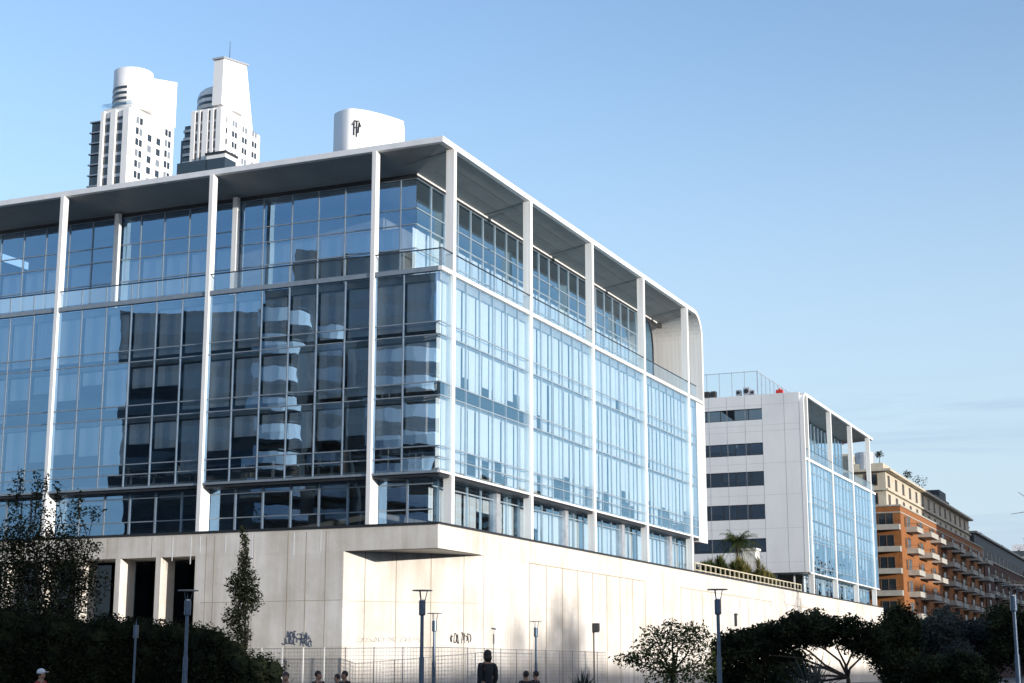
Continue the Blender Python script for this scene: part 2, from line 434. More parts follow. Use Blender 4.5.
def tag_scrawl(name, mapper, w_, h_, letters, r, matn, seed):
    """spray lettering made of strokes, lying 1 cm off the wall"""
    rnd = random.Random(seed); q = MB(); lw = w_/letters
    for i in range(letters):
        cx_, cy_, a0, sw = (i+.5)*lw, h_*rnd.uniform(.35,.65), rnd.uniform(0,6.28), rnd.choice((-1,1))*rnd.uniform(3.0,5.4)
        ex, ey = lw*rnd.uniform(.35,.65), h_*rnd.uniform(.3,.5)
        pts = [(cx_+ex*math.cos(a0+sw*t_/8), cy_+ey*math.sin(a0+sw*t_/8)) for t_ in range(9)]
        sx_ = cx_+rnd.uniform(-.4,.4)*lw; dx_ = rnd.uniform(-.5,.5)*lw
        q.tube(mapper(sx_, rnd.uniform(-.1,.15)*h_), mapper(sx_+dx_, h_*rnd.uniform(.85,1.15)), r*.8, n=5)
        for a,b in zip(pts,pts[1:]): q.tube(mapper(*a), mapper(*b), r, n=5)
    return q.build(name, matn, pod)
tag_scrawl('graffiti', lambda s_,z:(XA-.01, 10.5-s_, 2.8+z+.12*math.sin(s_*2)), 2.1,.5, 8,.022,'spray_blue',11)
tag_scrawl('graffiti', lambda s_,z:(XA-.01, 10.3-s_, 3.3+z-.1*s_), 1.7,.42, 6,.022,'spray_blue',12)
def onrec(px0):
    a = Vector((*P1,0)); b = Vector((*P3,0)); d=(b-a).normalized(); nrm = Vector((-.7,-.7,0))
    return lambda s_,z: tuple(a + d*(px0+s_) + nrm*.02 + Vector((0,0,z+3.0)))
tag_scrawl('graffiti', onrec(.9), 4.0,.30, 9,.010,'spray_faint',3)
tag_scrawl('graffiti', onrec(6.9), 1.35,.6, 6,.026,'spray_black',4)

# ------------------------------------------------------------------ office building (near)
ZR, ZRB, ZT, ZM0 = 34.15, 33.78, 25.4, 13.1
b1 = empty('office_building', (0,0,ZP), 'large near glass office building with white columns and overhanging white canopy', 'office building', 'glass office buildings on the podium')
# roof canopy with rounded far corner running down as an end shell
def shell_profile(x0, x1, zt, zb, rad, th, n=8):
    out = [(x0,zt)]; inn = [(x0,zt-th)]
    for i in range(n+1):
        t = math.pi/2*i/n
        out.append((x1-rad+rad*math.sin(t), zt-rad+rad*math.cos(t)))
        inn.append((x1-rad+(rad-th)*math.sin(t), zt-rad+(rad-th)*math.cos(t)))
    out.append((x1,zb)); inn.append((x1-th,zb))
    return out + inn[::-1]
m = MB(); m.extr(shell_profile(0,55.5,ZR,12.7,2.4,.38), 'y', 0, 44); m.build('canopy_shell','white_paint',b1)
m = MB(); m.box(-.012,.001,.02,44,ZRB-.0,ZR-.03); m.build('edge_fascia','fascia_metal',b1)
m = MB(); m.box(2,51,3,42,ZR,ZR+.02); m.build('roof_membrane','roof_membrane',b1)
# sloping soffits (mitred at the corner)
SB, ZI = 3.7, 33.2
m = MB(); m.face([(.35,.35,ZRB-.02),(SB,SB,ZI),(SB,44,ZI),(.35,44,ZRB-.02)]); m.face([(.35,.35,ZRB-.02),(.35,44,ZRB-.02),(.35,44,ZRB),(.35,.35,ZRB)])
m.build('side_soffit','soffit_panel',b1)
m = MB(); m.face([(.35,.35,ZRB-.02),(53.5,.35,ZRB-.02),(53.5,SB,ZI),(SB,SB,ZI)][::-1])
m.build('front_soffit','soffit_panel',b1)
q = MB()
for x in (1.7,14.1,26.3,38.45,50.6):
    q.prism([(x-.05,.4),(x+.05,.4),(x+.05,SB-.05),(x-.05,SB-.05)], ZI-.02, [ZRB-.05,ZRB-.05,ZI-.035,ZI-.035]) if False else None
    n = len(q.v); q.v += [(x-.05,.4,ZRB-.045),(x+.05,.4,ZRB-.045),(x+.05,SB-.05,ZI-.03),(x-.05,SB-.05,ZI-.03)]; q.f.append((n+3,n+2,n+1,n)); q.mi.append(0)
for y in (1.5,2.6):
    t=(y-.35)/(SB-.35); z=ZRB-.02+(ZI-ZRB+.02)*t-.012
    q.box(max(4,y),53.2,y-.012,y+.012,z-.004,z)
q.build('soffit_joints','joint_dark',b1)
# beam closing the top of the set-back storey
m = MB(); m.box(SB-.05,54.5,SB-.05,SB+.3,32.93,33.3); m.box(SB-.05,SB+.3,SB+.3,44,32.93,33.3); m.build('top_beam','dark_metal',b1)
m = MB(); m.box(SB-.09,53,SB-.09,SB-.05,33.1,33.22); m.build('beam_trim','white_paint',b1)
# columns
colA = [4.8,17.1,29.45,41.8]; colB = [1.7,14.1,26.3,38.45,50.65]
for y in colA:
    q = MB(); q.box(-.14,.4,y-.14,y+.14,ZP,ZRB-.03); q.box(-.15,.9,y-.145,y+.145,ZP,13.05); q.build('column','white_paint',b1)
for x in colB:
    q = MB(); q.box(x-.2,x+.2,-.06,.5,ZP,ZRB-.03); q.box(x-.205,x+.205,-.07,.5,ZP,13.05); q.build('column','white_paint',b1)
for px_y in (27.3,17.4):
    q = MB(); q.box(3.2,3.55,px_y-.18,px_y+.18,ZT+.5,ZI-.05); q.build('terrace_post','white_paint',b1)
# floor slabs, ceilings, core
slabs = [(ZP+.0,ZP+.12,1.1,1.1),(12.85,13.3,.22,.22),(17.45,17.75,.45,.45),(21.25,21.55,.45,.45),(24.95,25.35,.22,.22)]
for z0,z1,a,b_ in slabs:
    q = MB(); q.box(a,53.2,b_,44,z0,z1); q.build('floor_slab','ceiling_tile',b1)
q = MB(); q.box(9,50,9,40,ZP,33.1); q.build('core_wall','interior',b1)
q = MB(); q.box(52.6,52.9,.5,44,ZP,25); q.box(.4,53,43.6,43.9,ZP,33); q.build('end_wall','interior',b1)
# glazing of the box: side A
sA = [.12,2.65]+[4.75+2.055*k for k in range(20)]
zM = [13.1,13.95,14.62,17.72,18.55,21.5,22.3,25.48]
def chunks(cuts, cols):
    out=[]; cur=[cuts[0]]
    for c in cuts[1:]:
        cur.append(c)
        if any(abs(c-k)<.6 for k in cols): out.append(cur); cur=[c]
    if len(cur)>1: out.append(cur)
    return out
chA = chunks(sA, colA); 
dropsA = {0:[[.5,.55],[.45,.5,.6,.3,.35,.55],[.9,.45,.35,.7,.5,.45],[.55,1,.6,.5,.5,.9]],
          1:[[1,1],[1,1,.9,1,1,1],[1,.45,.45,.9,.3,.6],[.4,.5,1,1,.95,1]],
          2:[[1,1],[1,1,1,1,1,1],[1,1,1,1,1,1],[1,1,1,.95,1,1]]}
for ci, ch in enumerate(chA):
    for fl,(za,zb) in enumerate(((13.1,17.72),(17.72,21.5),(21.5,25.48))):
        zz = [z for z in zM if za-.01<=z<=zb+.01]
        seq = dropsA[fl][min(ci,3)]
        glazed_bay(b1,'A',.1,ch,zz,gm='glass_side',style=blinds_step(za+.35,zb-.35,seq),tilt=.0035)
    # recessed lowest storey
    glazed_bay(b1,'A',.95,[max(c,.97) for c in ch],[ZP+.12,10.9,12.45,12.8],gm='glass_side',style=blinds_step(ZP+.2,12.7,[0,.15,0,0,.2,0]),tilt=.002, mw=.06)
# side B
sB = [.12,1.7]+[3.75+2.05*k for k in range(24)]
sB = [.12,1.7]
for a,b_ in zip(colB,colB[1:]): sB += [a+(b_-a)*k/6 for k in range(1,7)]
chB = chunks(sB+[53.0], colB)
stB = {0:(.55,(.15,.5)),1:(.14,(.10,.4)),2:(.02,(.2,.4))}
for ci, ch in enumerate(chB):
    for fl,(za,zb) in enumerate(((13.1,17.72),(17.72,21.5),(21.5,25.48))):
        zz = [z for z in zM if za-.01<=z<=zb+.01]
        lo = za+(.9 if fl in(1,) and ci<2 else .1)
        glazed_bay(b1,'B',.1,ch,zz,blinds_B(lo,zb-.1,*stB[fl]),tilt=.002,mw=.028,post=.05)
    glazed_bay(b1,'B',.95,[max(c,.97) for c in ch],[ZP+.12,12.3,12.8],blinds_B(ZP+.2,12.3,.3,(.1,.6)),tilt=.003,mw=.03)
for x in (10.2,22.4,34.6,46.8):
    q = MB(); q.box(x-.3,x+.3,.7,1.3,ZP,12.85); q.build('service_pier','unit_metal',b1)
# top storey
def cutsfrom(s0, s1, step=2.04):
    n = round((s1-s0)/step); return [s0+(s1-s0)*k/n for k in range(n+1)]
zTop = [25.45,28.2,29.82,30.9,32.93]
topA = [3.72,4.85,6.9,9.0,11.03,13.1,15.35,17.3,19.3,21.4,23.5,25.5,27.5,29.7,31.75,33.85,35.9,38,40,42]
for i in range(0,len(topA)-1,6):
    glazed_bay(b1,'A',SB,topA[i:i+7],zTop,gm='glass_side',style=blinds_step(25.5,29.8,[.0,1,1,.9,1,1]),tilt=.003)
topB = cutsfrom(3.72,49.2)
for i in range(0,len(topB)-1,6):
    glazed_bay(b1,'B',SB,topB[i:i+7],zTop,blinds_B(25.5,29.7,.1,(.1,.4)),tilt=.002,mw=.05)
q = MB(); q.extr([(3.5,25.4),(3.5,32.9)] and [(49.2,25.4),(51.6,25.4),(51.6,30.6),(51.3,31.7),(50.6,32.6),(49.2,32.9)],'y',SB+.25,SB+.3); q.build('rounded_glass_end','unit_metal',b1)
q = MB(); q.extr([(49.2,25.5),(51.7,25.5),(51.7,30.6),(51.4,31.8),(50.7,32.7),(49.2,32.95)],'y',SB-.02,SB+.0); q.build('end_pane','glass_main',b1)
q = MB()
pts=[(51.75,25.5),(51.75,30.6),(51.45,31.8),(50.7,32.75),(49.2,33.0)]
for a,b_ in zip(pts,pts[1:]): q.tube((a[0],SB-.05,a[1]),(b_[0],SB-.05,b_[1]),.05,n=6)
q.build('end_frame','dark_metal',b1)
# terrace slab edge, balustrade
m = MB(); m.box(-.05,55.1,-.05,.2,25.5,25.76); m.build('front_slab_edge','white_paint',b1)
m = MB(); m.box(-.06,.22,.2,44,25.48,25.78); m.build('side_slab_edge','mullion',b1)
m = MB(); m.box(.22,53,.2,44,25.36,25.42); m.build('terrace_deck','ceiling_tile',b1)
r1 = MB(); rg = MB()
r1.box(-.03,.03,-.03,44,26.86,26.93); r1.box(.03,53,-.03,.03,26.86,26.93)
b_rail = MB()
rail = r1.build('balustrade','steel_rail',b1)
for y in [0.0]+sA:
    b_rail = MB(); b_rail.box(-.036,.036,y-.032,y+.032,25.8,26.86); b_rail.build('baluster','mullion',rail)
rg.face([(0,.05,25.85),(0,44,25.85),(0,44,26.86),(0,.05,26.86)]); rg.face([(.05,0,25.85),(53,0,25.85),(53,0,26.86),(.05,0,26.86)])
rg.build('rail_glass','glass_rail',rail)
# bottom edge of the glass box, dark reveal below, white end panel
m = MB(); m.box(-.03,53.1,-.03,.16,12.98,13.12); m.build('front_sill','white_paint',b1)
m = MB(); m.box(-.035,.16,.16,44,12.98,13.13); m.build('side_sill','mullion',b1)
m = MB(); m.box(.1,53,.1,1.5,12.8,12.97); m.box(.1,1.5,1.5,44,12.8,12.97); m.build('reveal','dark_metal',b1)
m = MB(); m.box(53.15,55.1,.06,1.2,12.7,25.45); m.build('end_panel','white_panel',b1)
q = MB(); 
for z in (16.6,21): q.box(53.16,55.1,.05,.06,z-.012,z+.012)
q.build('panel_joint','joint_dark',b1)
# interior rail line seen on the first glass storey + office furniture
q = MB(); q.box(.5,.54,.6,40,14.25,14.3); q.box(.6,52,.5,.54,14.25,14.3); q.build('inner_rail','mullion',b1)
for k in range(34):
    q = MB()
    if k%2: x,y = .9+random.random()*1.2, random.uniform(2,33)
    else: x,y = random.uniform(2,50), .9+random.random()*1.2
    z = 13.3
    h = random.uniform(.9,1.5); q.box(x,x+random.uniform(.4,1.2),y,y+random.uniform(.4,1.2),z+.7,z+.76)
    q.box(x+.1,x+.16,y+.1,y+.16,z,z+.7); q.box(x+.4,x+.46,y+.4,y+.46,z,z+.7); q.box(x+.1,x+.5,y+.2,y+.26,z+.8,z+h)
    q.build('desk',random.choice(['blind','interior','unit_metal','body_dark']),b1)

# ------------------------------------------------------------------ roof drum (curved white funnel)
_F = Vector((math.cos(YAW)*math.cos(PITCH), math.sin(YAW)*math.cos(PITCH), math.sin(PITCH))); _U = HR.cross(_F)
def pix(px, py, depth):
    """world point seen at a pixel, depth metres ahead of the camera (measured level)"""
    r = _F + HR*((px-512)/FPX) + _U*((341.5-py)/FPX)
    return CAM + r*(depth/r.dot(HF))
def pixz(px, py, z):
    r = _F + HR*((px-512)/FPX) + _U*((341.5-py)/FPX)
    return CAM + r*((z-CAM.z)/r.z)
dn = pix(334,115,113.5); DZ = dn.z; d0 = Vector((dn.x,dn.y,0))
drum = empty('rooftop_drum', (round(dn.x,2),round(dn.y,2),ZR), 'curved white funnel standing on the roof of the near glass building', 'rooftop drum')
loc = [(0,1.35),(.12,.98),(.4,.6),(.75,.26),(1.1,-.02),(1.35,-.12),(1.65,-.08),(2.2,.12),(2.8,.47),(3.4,.92),(4.0,1.45),(4.6,2.05),(5.15,2.7),(5.1,5),(3,6.5),(1,5.5),(.2,2.5)]
pts = [tuple((d0 + HR*a + HF*b_ - HF*1.35).xy) for a,b_ in loc]
m = MB(); m.prism(pts, ZR+.02, DZ)
o = m.build('drum_wall','tower_white',drum)
for p in o.data.polygons:
    if abs(p.normal.z) < .5: p.use_smooth = True
a, b_ = Vector((*pts[6],0)), Vector((*pts[7],0)); dv=(b_-a).normalized(); nv=Vector((dv.y,-dv.x,0)); nv = nv if nv.dot(HF)<0 else -nv
q = MB()
for (u0,v0,u1,v1) in ((.02,-1.0,.02,-2.1),(.22,-.95,.22,-2.2),(.42,-1.05,.34,-1.9),(.02,-1.0,.42,-.95),(.0,-1.5,.4,-1.45),(-.12,-1.3,.1,-.9),(.42,-1.1,.52,-1.4)):
    q.tube(a+dv*u0+nv*.05+Vector((0,0,DZ+v0)), a+dv*u1+nv*.05+Vector((0,0,DZ+v1)), .045, n=5)
q.build('wall_emblem','dark_metal',drum)

# ------------------------------------------------------------------ second office building (far)
b2 = empty('office_building', (95.6,0,ZP), 'smaller glass office building further along the podium, with a white panelled end wall', 'office building', 'glass office buildings on the podium')
R2, X2, X2E = 33.3, 95.6, 137.2
def shell2():
    out=[(X2E,R2)]; inn=[(X2E,R2-.35)]
    n=8; rad=1.3; th=.35
    for i in range(n+1):
        t=math.pi/2*i/n
        out.append((X2+rad-rad*math.sin(t), R2-rad+rad*math.cos(t))); inn.append((X2+rad-(rad-th)*math.sin(t), R2-rad+(rad-th)*math.cos(t)))
    out.append((X2,12.4)); inn.append((X2+th,12.4))
    return out+inn[::-1]
# end wall with window strips: wall built round the strips
m = MB(); m.extr(shell2()[::-1],'y',0,.5); m.extr(shell2()[::-1],'y',.5,4.9) if False else None
m.box(X2+1.4,X2E,.5,44,R2-.35,R2)
m.build('canopy_shell','white_paint',b2)
strips=[(30.28,31.62),(26.1,27.55),(22.5,24.2),(18.6,20.35),(14.8,16.4)]
zc=[12.4]+[z for s_ in reversed(strips) for z in s_]+[R2-.05]
m = MB(); m.box(X2+.02,X2+.4,.5,4.94,12.4,R2-.05)
for i in range(0,len(zc),2): m.box(X2+.02,X2+.4,4.94,30,zc[i],zc[i+1])
m.extr([(X2+.02,R2-.05),(X2+1.4,R2-.05),(X2+1.4,R2),(X2+.9,R2),(X2+.35,R2-.02)],'y',.5,44)
m.build('end_wall','white_panel',b2)
q = MB()
for y in (2.3,4.94,7.0,9.2,11.4): q.box(X2+.008,X2+.03,y-.012,y+.012,12.4,R2-.1)
for z in (32.0,28.9,25.1,21.4,17.5,29.6,13.6): q.box(X2+.009,X2+.03,.5,30,z-.012,z+.012)
q.build('panel_joint','joint_pale',b2)
for z0,z1 in strips:
    cuts=[4.94+1.7*k for k in range(10)]
    g_=MB(); f_=MB(); c_=MB()
    for a,b_ in zip(cuts,cuts[1:]):
        t=random.gauss(0,.01)
        g_.face([(X2+.2+t,b_,z0),(X2+.2,b_,z1),(X2+.2,a,z1),(X2+.2-t,a,z0)][::-1])
        f_.box(X2+.14,X2+.24,b_-.04,b_+.04,z0,z1)
        r_=random.random()
        if r_<.75: c_.box(X2+.38,X2+.4,a+.08,b_-.08,z1-(z1-z0)*random.uniform(.55,.98),z1)
    wobj=g_.build('window_strip','glass_dark',b2); f_.box(X2+.12,X2+.3,4.94,20,z0,z0+.07); f_.box(X2+.12,X2+.3,4.94,20,z1-.07,z1)
    f_.build('window_frame','dark_metal',wobj); c_.build('blinds','unit_metal',wobj)
q = MB(); q.box(X2+2.2,X2+2.3,2.5,30,12.5,R2-.4); q.build('core_wall','interior_dark',b2)
# canopy soffit, columns
m = MB(); n_=Vector
m.face([(X2+.5,.3,R2-.37),(X2E-.2,.3,R2-.37),(X2E-.2,4,R2-.6),(X2+.5,4,R2-.6)][::-1]); m.build('soffit','soffit_panel',b2)
m = MB(); m.box(X2+.5,X2E-.5,4.0,4.3,R2-.75,R2-.55); m.build('beam_trim','white_paint',b2)
for x in (97.4,109.95,122.3,134.2):
    q = MB(); q.box(x-.2,x+.2,-.06,.5,ZP,R2-.36); q.box(x-.205,x+.205,-.07,.5,ZP,12.35); q.build('column','white_paint',b2)
z2=[12.4,14.6,16.4,18.6,20.4,22.6]
c2=[97.4+12.27*k/6 for k in range(-0,19)]
for i in range(0,18,6):
    for (za,zb,zz,op) in ((12.4,18.6,[12.4,13.2,16.0,16.8,18.6],.8),(18.6,25.4,[18.6,20.6,21.4,24.2,25.4],.15)):
        glazed_bay(b2,'B',.1,c2[i:i+7],zz,blinds_B(za+.1,zb-.1,op,(.3,.9)),tilt=.0015,mw=.03,post=.05)
    glazed_bay(b2,'B',.95,c2[i:i+7],[ZP+.02,11.9,12.3],blinds_B(ZP+.2,12.2,.5,(.2,.8)),tilt=.002,mw=.04)
glazed_bay(b2,'B',.1,[X2+.4,97.4],[12.4,16.4,20.4,25.4],no_blinds)
glazed_bay(b2,'B',.1,[134.3,136.9],[12.4,16.4,20.4,25.4],no_blinds)
glazed_bay(b2,'B',3.9,[X2+2.3+2.0*k for k in range(10)],[25.6,28.4,30,R2-.7],blinds_B(25.7,28.4,.2,(.2,.6)),tilt=.003,mw=.05)
glazed_bay(b2,'B',3.9,[X2+20.3+2.05*k for k in range(10)],[25.6,28.4,30,R2-.7],no_blinds,tilt=.003,mw=.05)
for z0,z1 in ((12.25,12.42),(16.3,16.6),(20.4,20.7),(25.3,25.55)):
    q = MB(); q.box(X2+.45,X2E-.3,.14,44,z0,z1); q.build('floor_slab','ceiling_tile',b2)
q = MB(); q.box(X2+.4,X2E,-.04,.12,25.3,25.6); q.box(X2+.4,X2E,-.04,.12,12.25,12.4); q.build('slab_edge','white_paint',b2)
q = MB(); q.box(104,132,7,36,ZP,25.5); q.box(104,131,8,36,25.5,R2-.8); q.build('service_core','interior',b2)
q = MB(); q.box(X2+.4,136,-.02,.02,26.6,26.66); rr=q.build('balustrade','steel_rail',b2)
q = MB(); q.face([(X2+.4,0,25.6),(136,0,25.6),(136,0,26.6),(X2+.4,0,26.6)]); q.build('rail_glass','glass_rail',rr)
# recessed ground storey behind the end wall
q = MB(); q.box(X2+1.2,X2+1.25,4,30,ZP,12.4); q.build('ground_glazing','glass_dark',b2)
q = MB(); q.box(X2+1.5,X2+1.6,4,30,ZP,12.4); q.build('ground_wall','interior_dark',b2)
q = MB(); q.box(X2+.9,X2+1.3,7.2,7.6,ZP,12.4); q.box(X2+1.05,X2+1.2,2,2.15,ZP,12.4);q.build('ground_post','white_panel',b2)
# glass screen on the roof
scr = empty('roof_screen',(X2+4,10,R2),'tall glass wind screen on the roof of the far office building','glass screen')
scp = pixz(757,371,36.2); SCX, SCY = scp.x, scp.y
q = MB(); fr = MB()
ys=[SCY+1.55*k for k in range(9)]
for a,b_ in zip(ys,ys[1:]): q.face([(SCX,a,R2),(SCX,b_,R2),(SCX,b_,R2+2.9),(SCX,a,R2+2.9)])
xs=[SCX+2.0*k for k in range(10)]
for a,b_ in zip(xs,xs[1:]): q.face([(a,SCY,R2),(b_,SCY,R2),(b_,SCY,R2+2.9),(a,SCY,R2+2.9)])
q.build('screen_glass','glass_screen',scr)
for y in ys: fr.box(SCX-.03,SCX+.03,y-.03,y+.03,R2,R2+2.95)
for x in xs: fr.box(x-.05,x+.05,SCY-.03,SCY+.05,R2,R2+2.95)
fr.box(SCX-.03,SCX+.03,SCY,ys[-1],R2+2.86,R2+2.92); fr.box(SCX,xs[-1],SCY-.02,SCY+.04,R2+2.84,R2+2.92)
fr.build('screen_frame','unit_metal',scr)
def unit(x,y,s_,label,mt='unit_metal',nm='air_conditioner',cat='air conditioner',grp='machines on the far roof'):
    r_ = empty(nm,(x,y,R2),label,cat,grp)
    q = MB(); q.box(x-s_*.5,x+s_*.5,y-s_*.4,y+s_*.4,R2+.12,R2+s_*1.1); q.box(x-s_*.45,x-s_*.35,y-s_*.3,y+s_*.3,R2,R2+.13); q.box(x+s_*.35,x+s_*.45,y-s_*.3,y+s_*.3,R2,R2+.13)
    q.build('casing',mt,r_)
    q = MB(); q.tube((x-s_*.5-.02,y,R2+s_*.6),(x-s_*.5-.04,y,R2+s_*.6),s_*.32,n=14); q.build('fan_grille','dark_metal',r_)
unit(X2+.9,11.0,.75,'dark rooftop unit next to the white end of the near building','body_dark')
unit(X2+.9,11.8,.75,'dark rooftop unit half hidden by the near building','body_dark')
unit(X2+.9,7.9,.7,'small grey rooftop unit left of the pair by the screen')
unit(X2+.9,6.9,.9,'larger grey rooftop unit behind the roof edge')
unit(X2+.9,6.2,.6,'smallest grey rooftop unit nearest the screen corner')
rd = empty('fire_pump',(X2+2.2,3.3,R2),'red rooftop fire pump at the corner of the far roof','pump')
q = MB(); q.tube((X2+2.2,2.9,R2+.45),(X2+2.2,3.7,R2+.45),.3,n=12); q.box(X2+2.0,X2+2.4,2.9,3.7,R2,R2+.2); q.build('pump_body','red_paint',rd)
q = MB(); q.tube((X2+2.2,3.3,R2+.6),(X2+2.2,3.3,R2+.9),.12,n=10); q.build('pump_valve','red_paint',rd)

# ------------------------------------------------------------------ foliage tools
def leaf_cloud(mb, c, rad, n, size, shell=.55, rnd=random, squash=1.0, gap=0):
    c = Vector(c)
    for _ in range(n):
        while True:
            d = Vector((rnd.gauss(0,1),rnd.gauss(0,1),rnd.gauss(0,1)))
            if d.length > .05: break
        d.normalize()
        r_ = shell + (1-shell)*rnd.random()**.6
        r_ *= 1 + .22*noise.noise(d*2.3 + c*.7) + (.12*rnd.gauss(0,1) if rnd.random()<.15 else 0)
        p = c + Vector((d.x*rad[0], d.y*rad[1], d.z*rad[2]))*r_
        if gap and noise.noise(p*1.1) > gap: continue
        if p.z < .02: continue
        a = Vector((rnd.gauss(0,1),rnd.gauss(0,1),rnd.gauss(0,.7))).normalized(); b_ = a.orthogonal().normalized()
        b_ = (Matrix.Rotation(rnd.random()*6.283,3,a) @ b_)
        s_ = size*rnd.uniform(.6,1.35)
        mb.face([p - a*s_, p + b_*s_*.42, p + a*s_, p - b_*s_*.42])

def limb(mb, p, q, r0, r1, segs=4, wob=.12, rnd=random):
    p, q = Vector(p), Vector(q); L_=(q-p).length; last=p
    for i in range(1,segs+1):
        t=i/segs; x=p.lerp(q,t)
        if i<segs: x += Vector((rnd.gauss(0,1),rnd.gauss(0,1),rnd.gauss(0,.5)))*wob*L_/segs
        mb.tube(last,x,r0+(r1-r0)*(i-1)/segs,r0+(r1-r0)*t,n=7,cap=(i in(1,segs))); last=x

def tree(name, label, base, h, tr, blobs, leaf, size, group=None, seed=1, cat='tree', core=None, shell=.45, gap=0, twigs=0, limbs=1.0):
    """blobs: (dx(right), dy(forward), z, rx, rz, n) around the base, in camera-facing axes"""
    rnd = random.Random(seed); base = Vector(base)
    t = empty(name, tuple(base), label, cat, group)
    tk = MB(); cr = MB()
    fork = base + Vector((0,0,h))
    if tr: limb(tk, base, fork, tr, tr*.7, 4, .06, rnd)
    for (dx,dy,z,rx,rz,n) in blobs:
        c = base + HR*dx + HF*dy + Vector((0,0,z))
        if tr and rnd.random()<limbs:
            limb(tk, fork if z>h else base+Vector((0,0,max(.1,z*.5))), c, tr*.5, tr*.12, 4, .18, rnd)
            for k in range(3+twigs):
                e = c + Vector((rnd.gauss(0,1)*rx*.6,rnd.gauss(0,1)*rx*.6,rnd.gauss(0,1)*rz*.6)); limb(tk, c, e, tr*.14, tr*.03, 2, .2, rnd)
        leaf_cloud(cr, c, (rx,rx,rz), n, size, shell, rnd, gap=gap)
        if core:
            k = core; cr.ellipsoid(c, (rx*k,rx*k,rz*k), 10, 6, .12)
    if tk.v: tk.build('trunk','bark',t,smooth=True)
    cr.build('crown', leaf, t)
    return t

def bush_at(px, depth): return spot(px, depth)
def zpx(py, depth): return pix(512, py, depth).z
def plumb(px, py): return px - (505-px)*(672-py)/7977.0    # column of the foot below a point seen at px, py

# hedge mass bottom left: several shrubs with a domed outline
def hedge(name,label,px0,px1,top_fn,depth,n,group,seed):
    rnd = random.Random(seed)
    sc = depth/(FPX/math.cos(PITCH))
    c0 = spot((px0+px1)/2, depth)
    t = empty(name, tuple(c0), label, 'bush', group)
    cr = MB()
    step=9
    px=px0
    while px<=px1:
        zt = zpx(top_fn(px)+rnd.gauss(0,2.2), depth); 
        for row in range(2):
            c = spot(px+rnd.uniform(-3,3), depth+rnd.uniform(-.6,.6)+row*1.3)
            rr = rnd.uniform(.75,1.05)
            z = zt - rr*.8 - rnd.uniform(0,.25)
            leaf_cloud(cr, (c.x,c.y,z), (rr*1.1,rr*1.1,rr*.95), int(n*1.8), .10, .6, rnd)
            cr.ellipsoid((c.x,c.y,z-.1),(rr*.7,rr*.7,rr*.6),10,7,.2)
            z2 = z-1.1
            while z2 > -.3:
                leaf_cloud(cr, (c.x-HF.x*.4+rnd.gauss(0,.15),c.y-HF.y*.4,z2), (rr*1.25,rr*1.25,1.05), n*2, .12, .6, rnd)
                cr.ellipsoid((c.x+HF.x*.3,c.y+HF.y*.3,z2),(rr*.85,rr*.75,.8),10,7,.25); z2 -= 1.0
        px += step
    cr.build('crown','leaf_hedge',t)
    sm = MB(); 
    for px in range(int(px0)+6,int(px1),22):
        c=spot(px,depth); limb(sm,(c.x,c.y,0),(c.x,c.y,1.2),.05,.03,2,.1,rnd)
    sm.build('stem','bark',t)
def topL(px):
    pts=[(-20,600),(30,612),(80,618),(110,614),(150,619),(185,622),(212,624),(232,636),(250,650),(264,658),(278,662)]
    for (a,ya),(b_,yb) in zip(pts,pts[1:]):
        if a<=px<=b_: return ya+(yb-ya)*(px-a)/(b_-a)
    return 600 if px<0 else 668
hedge('hedge_bush','tall dark hedge bush at the left edge, under the leafy tree',-12,100,topL,90,120,'dark hedge bushes before the podium',11)
hedge('hedge_bush','wide dark hedge bush behind the two lamp poles on the left',104,200,topL,91,120,'dark hedge bushes before the podium',12)
hedge('hedge_bush','rounded dark hedge bush sloping down beside the slim tree',205,272,topL,89,120,'dark hedge bushes before the podium',13)

# left leafy tree(s)
D=94
tb = spot(45,D); sc=D/1545
def B(px,py,rx,rz,n,base_px=45): 
    return ((plumb(px,py)-base_px)*sc, random.uniform(-1,1), zpx(py,D), rx*sc, rz*sc, n)
tree('leafy_tree','loose dark leafy tree with upright shoots at the far left, before the glass facade',tb,1.6,.14,
  [B(18,500,10,26,260),B(40,505,9,36,340),B(52,530,24,34,700),B(15,548,24,34,800),B(80,510,8,20,160),B(72,545,22,26,520),B(88,512,12,9,90),B(35,585,44,34,3000),B(80,585,28,30,1700),B(4,590,30,44,2200),B(25,545,30,30,1300),B(60,560,36,30,1900),B(50,615,50,22,2200),B(95,548,10,7,70),B(44,483,4,14,70),B(22,480,4,12,60),B(60,492,6,12,70)],
  'leaf_dark',.11,seed=3,shell=.1,twigs=3)
D=93.5
sc=D/1545
def B2_(px,py,rx,rz,n): return ((plumb(px,py)-243)*sc, random.uniform(-.3,.3), zpx(py,D), rx*sc, rz*sc, n)
tree('slim_tree','slim upright dark tree standing alone before the concrete wall, right of the hedge',spot(243,D),2.0,.08,
  [B2_(245,545,4,14,234),B2_(244,565,8,16,546),B2_(240,585,13,16,858),B2_(247,600,16,14,936),B2_(238,618,15,14,884),B2_(250,585,10,18,520),B2_(243,635,9,9,364),B2_(243,534,2.5,8,78)],
  'leaf_hedge',.10,seed=5,shell=.1,twigs=2)
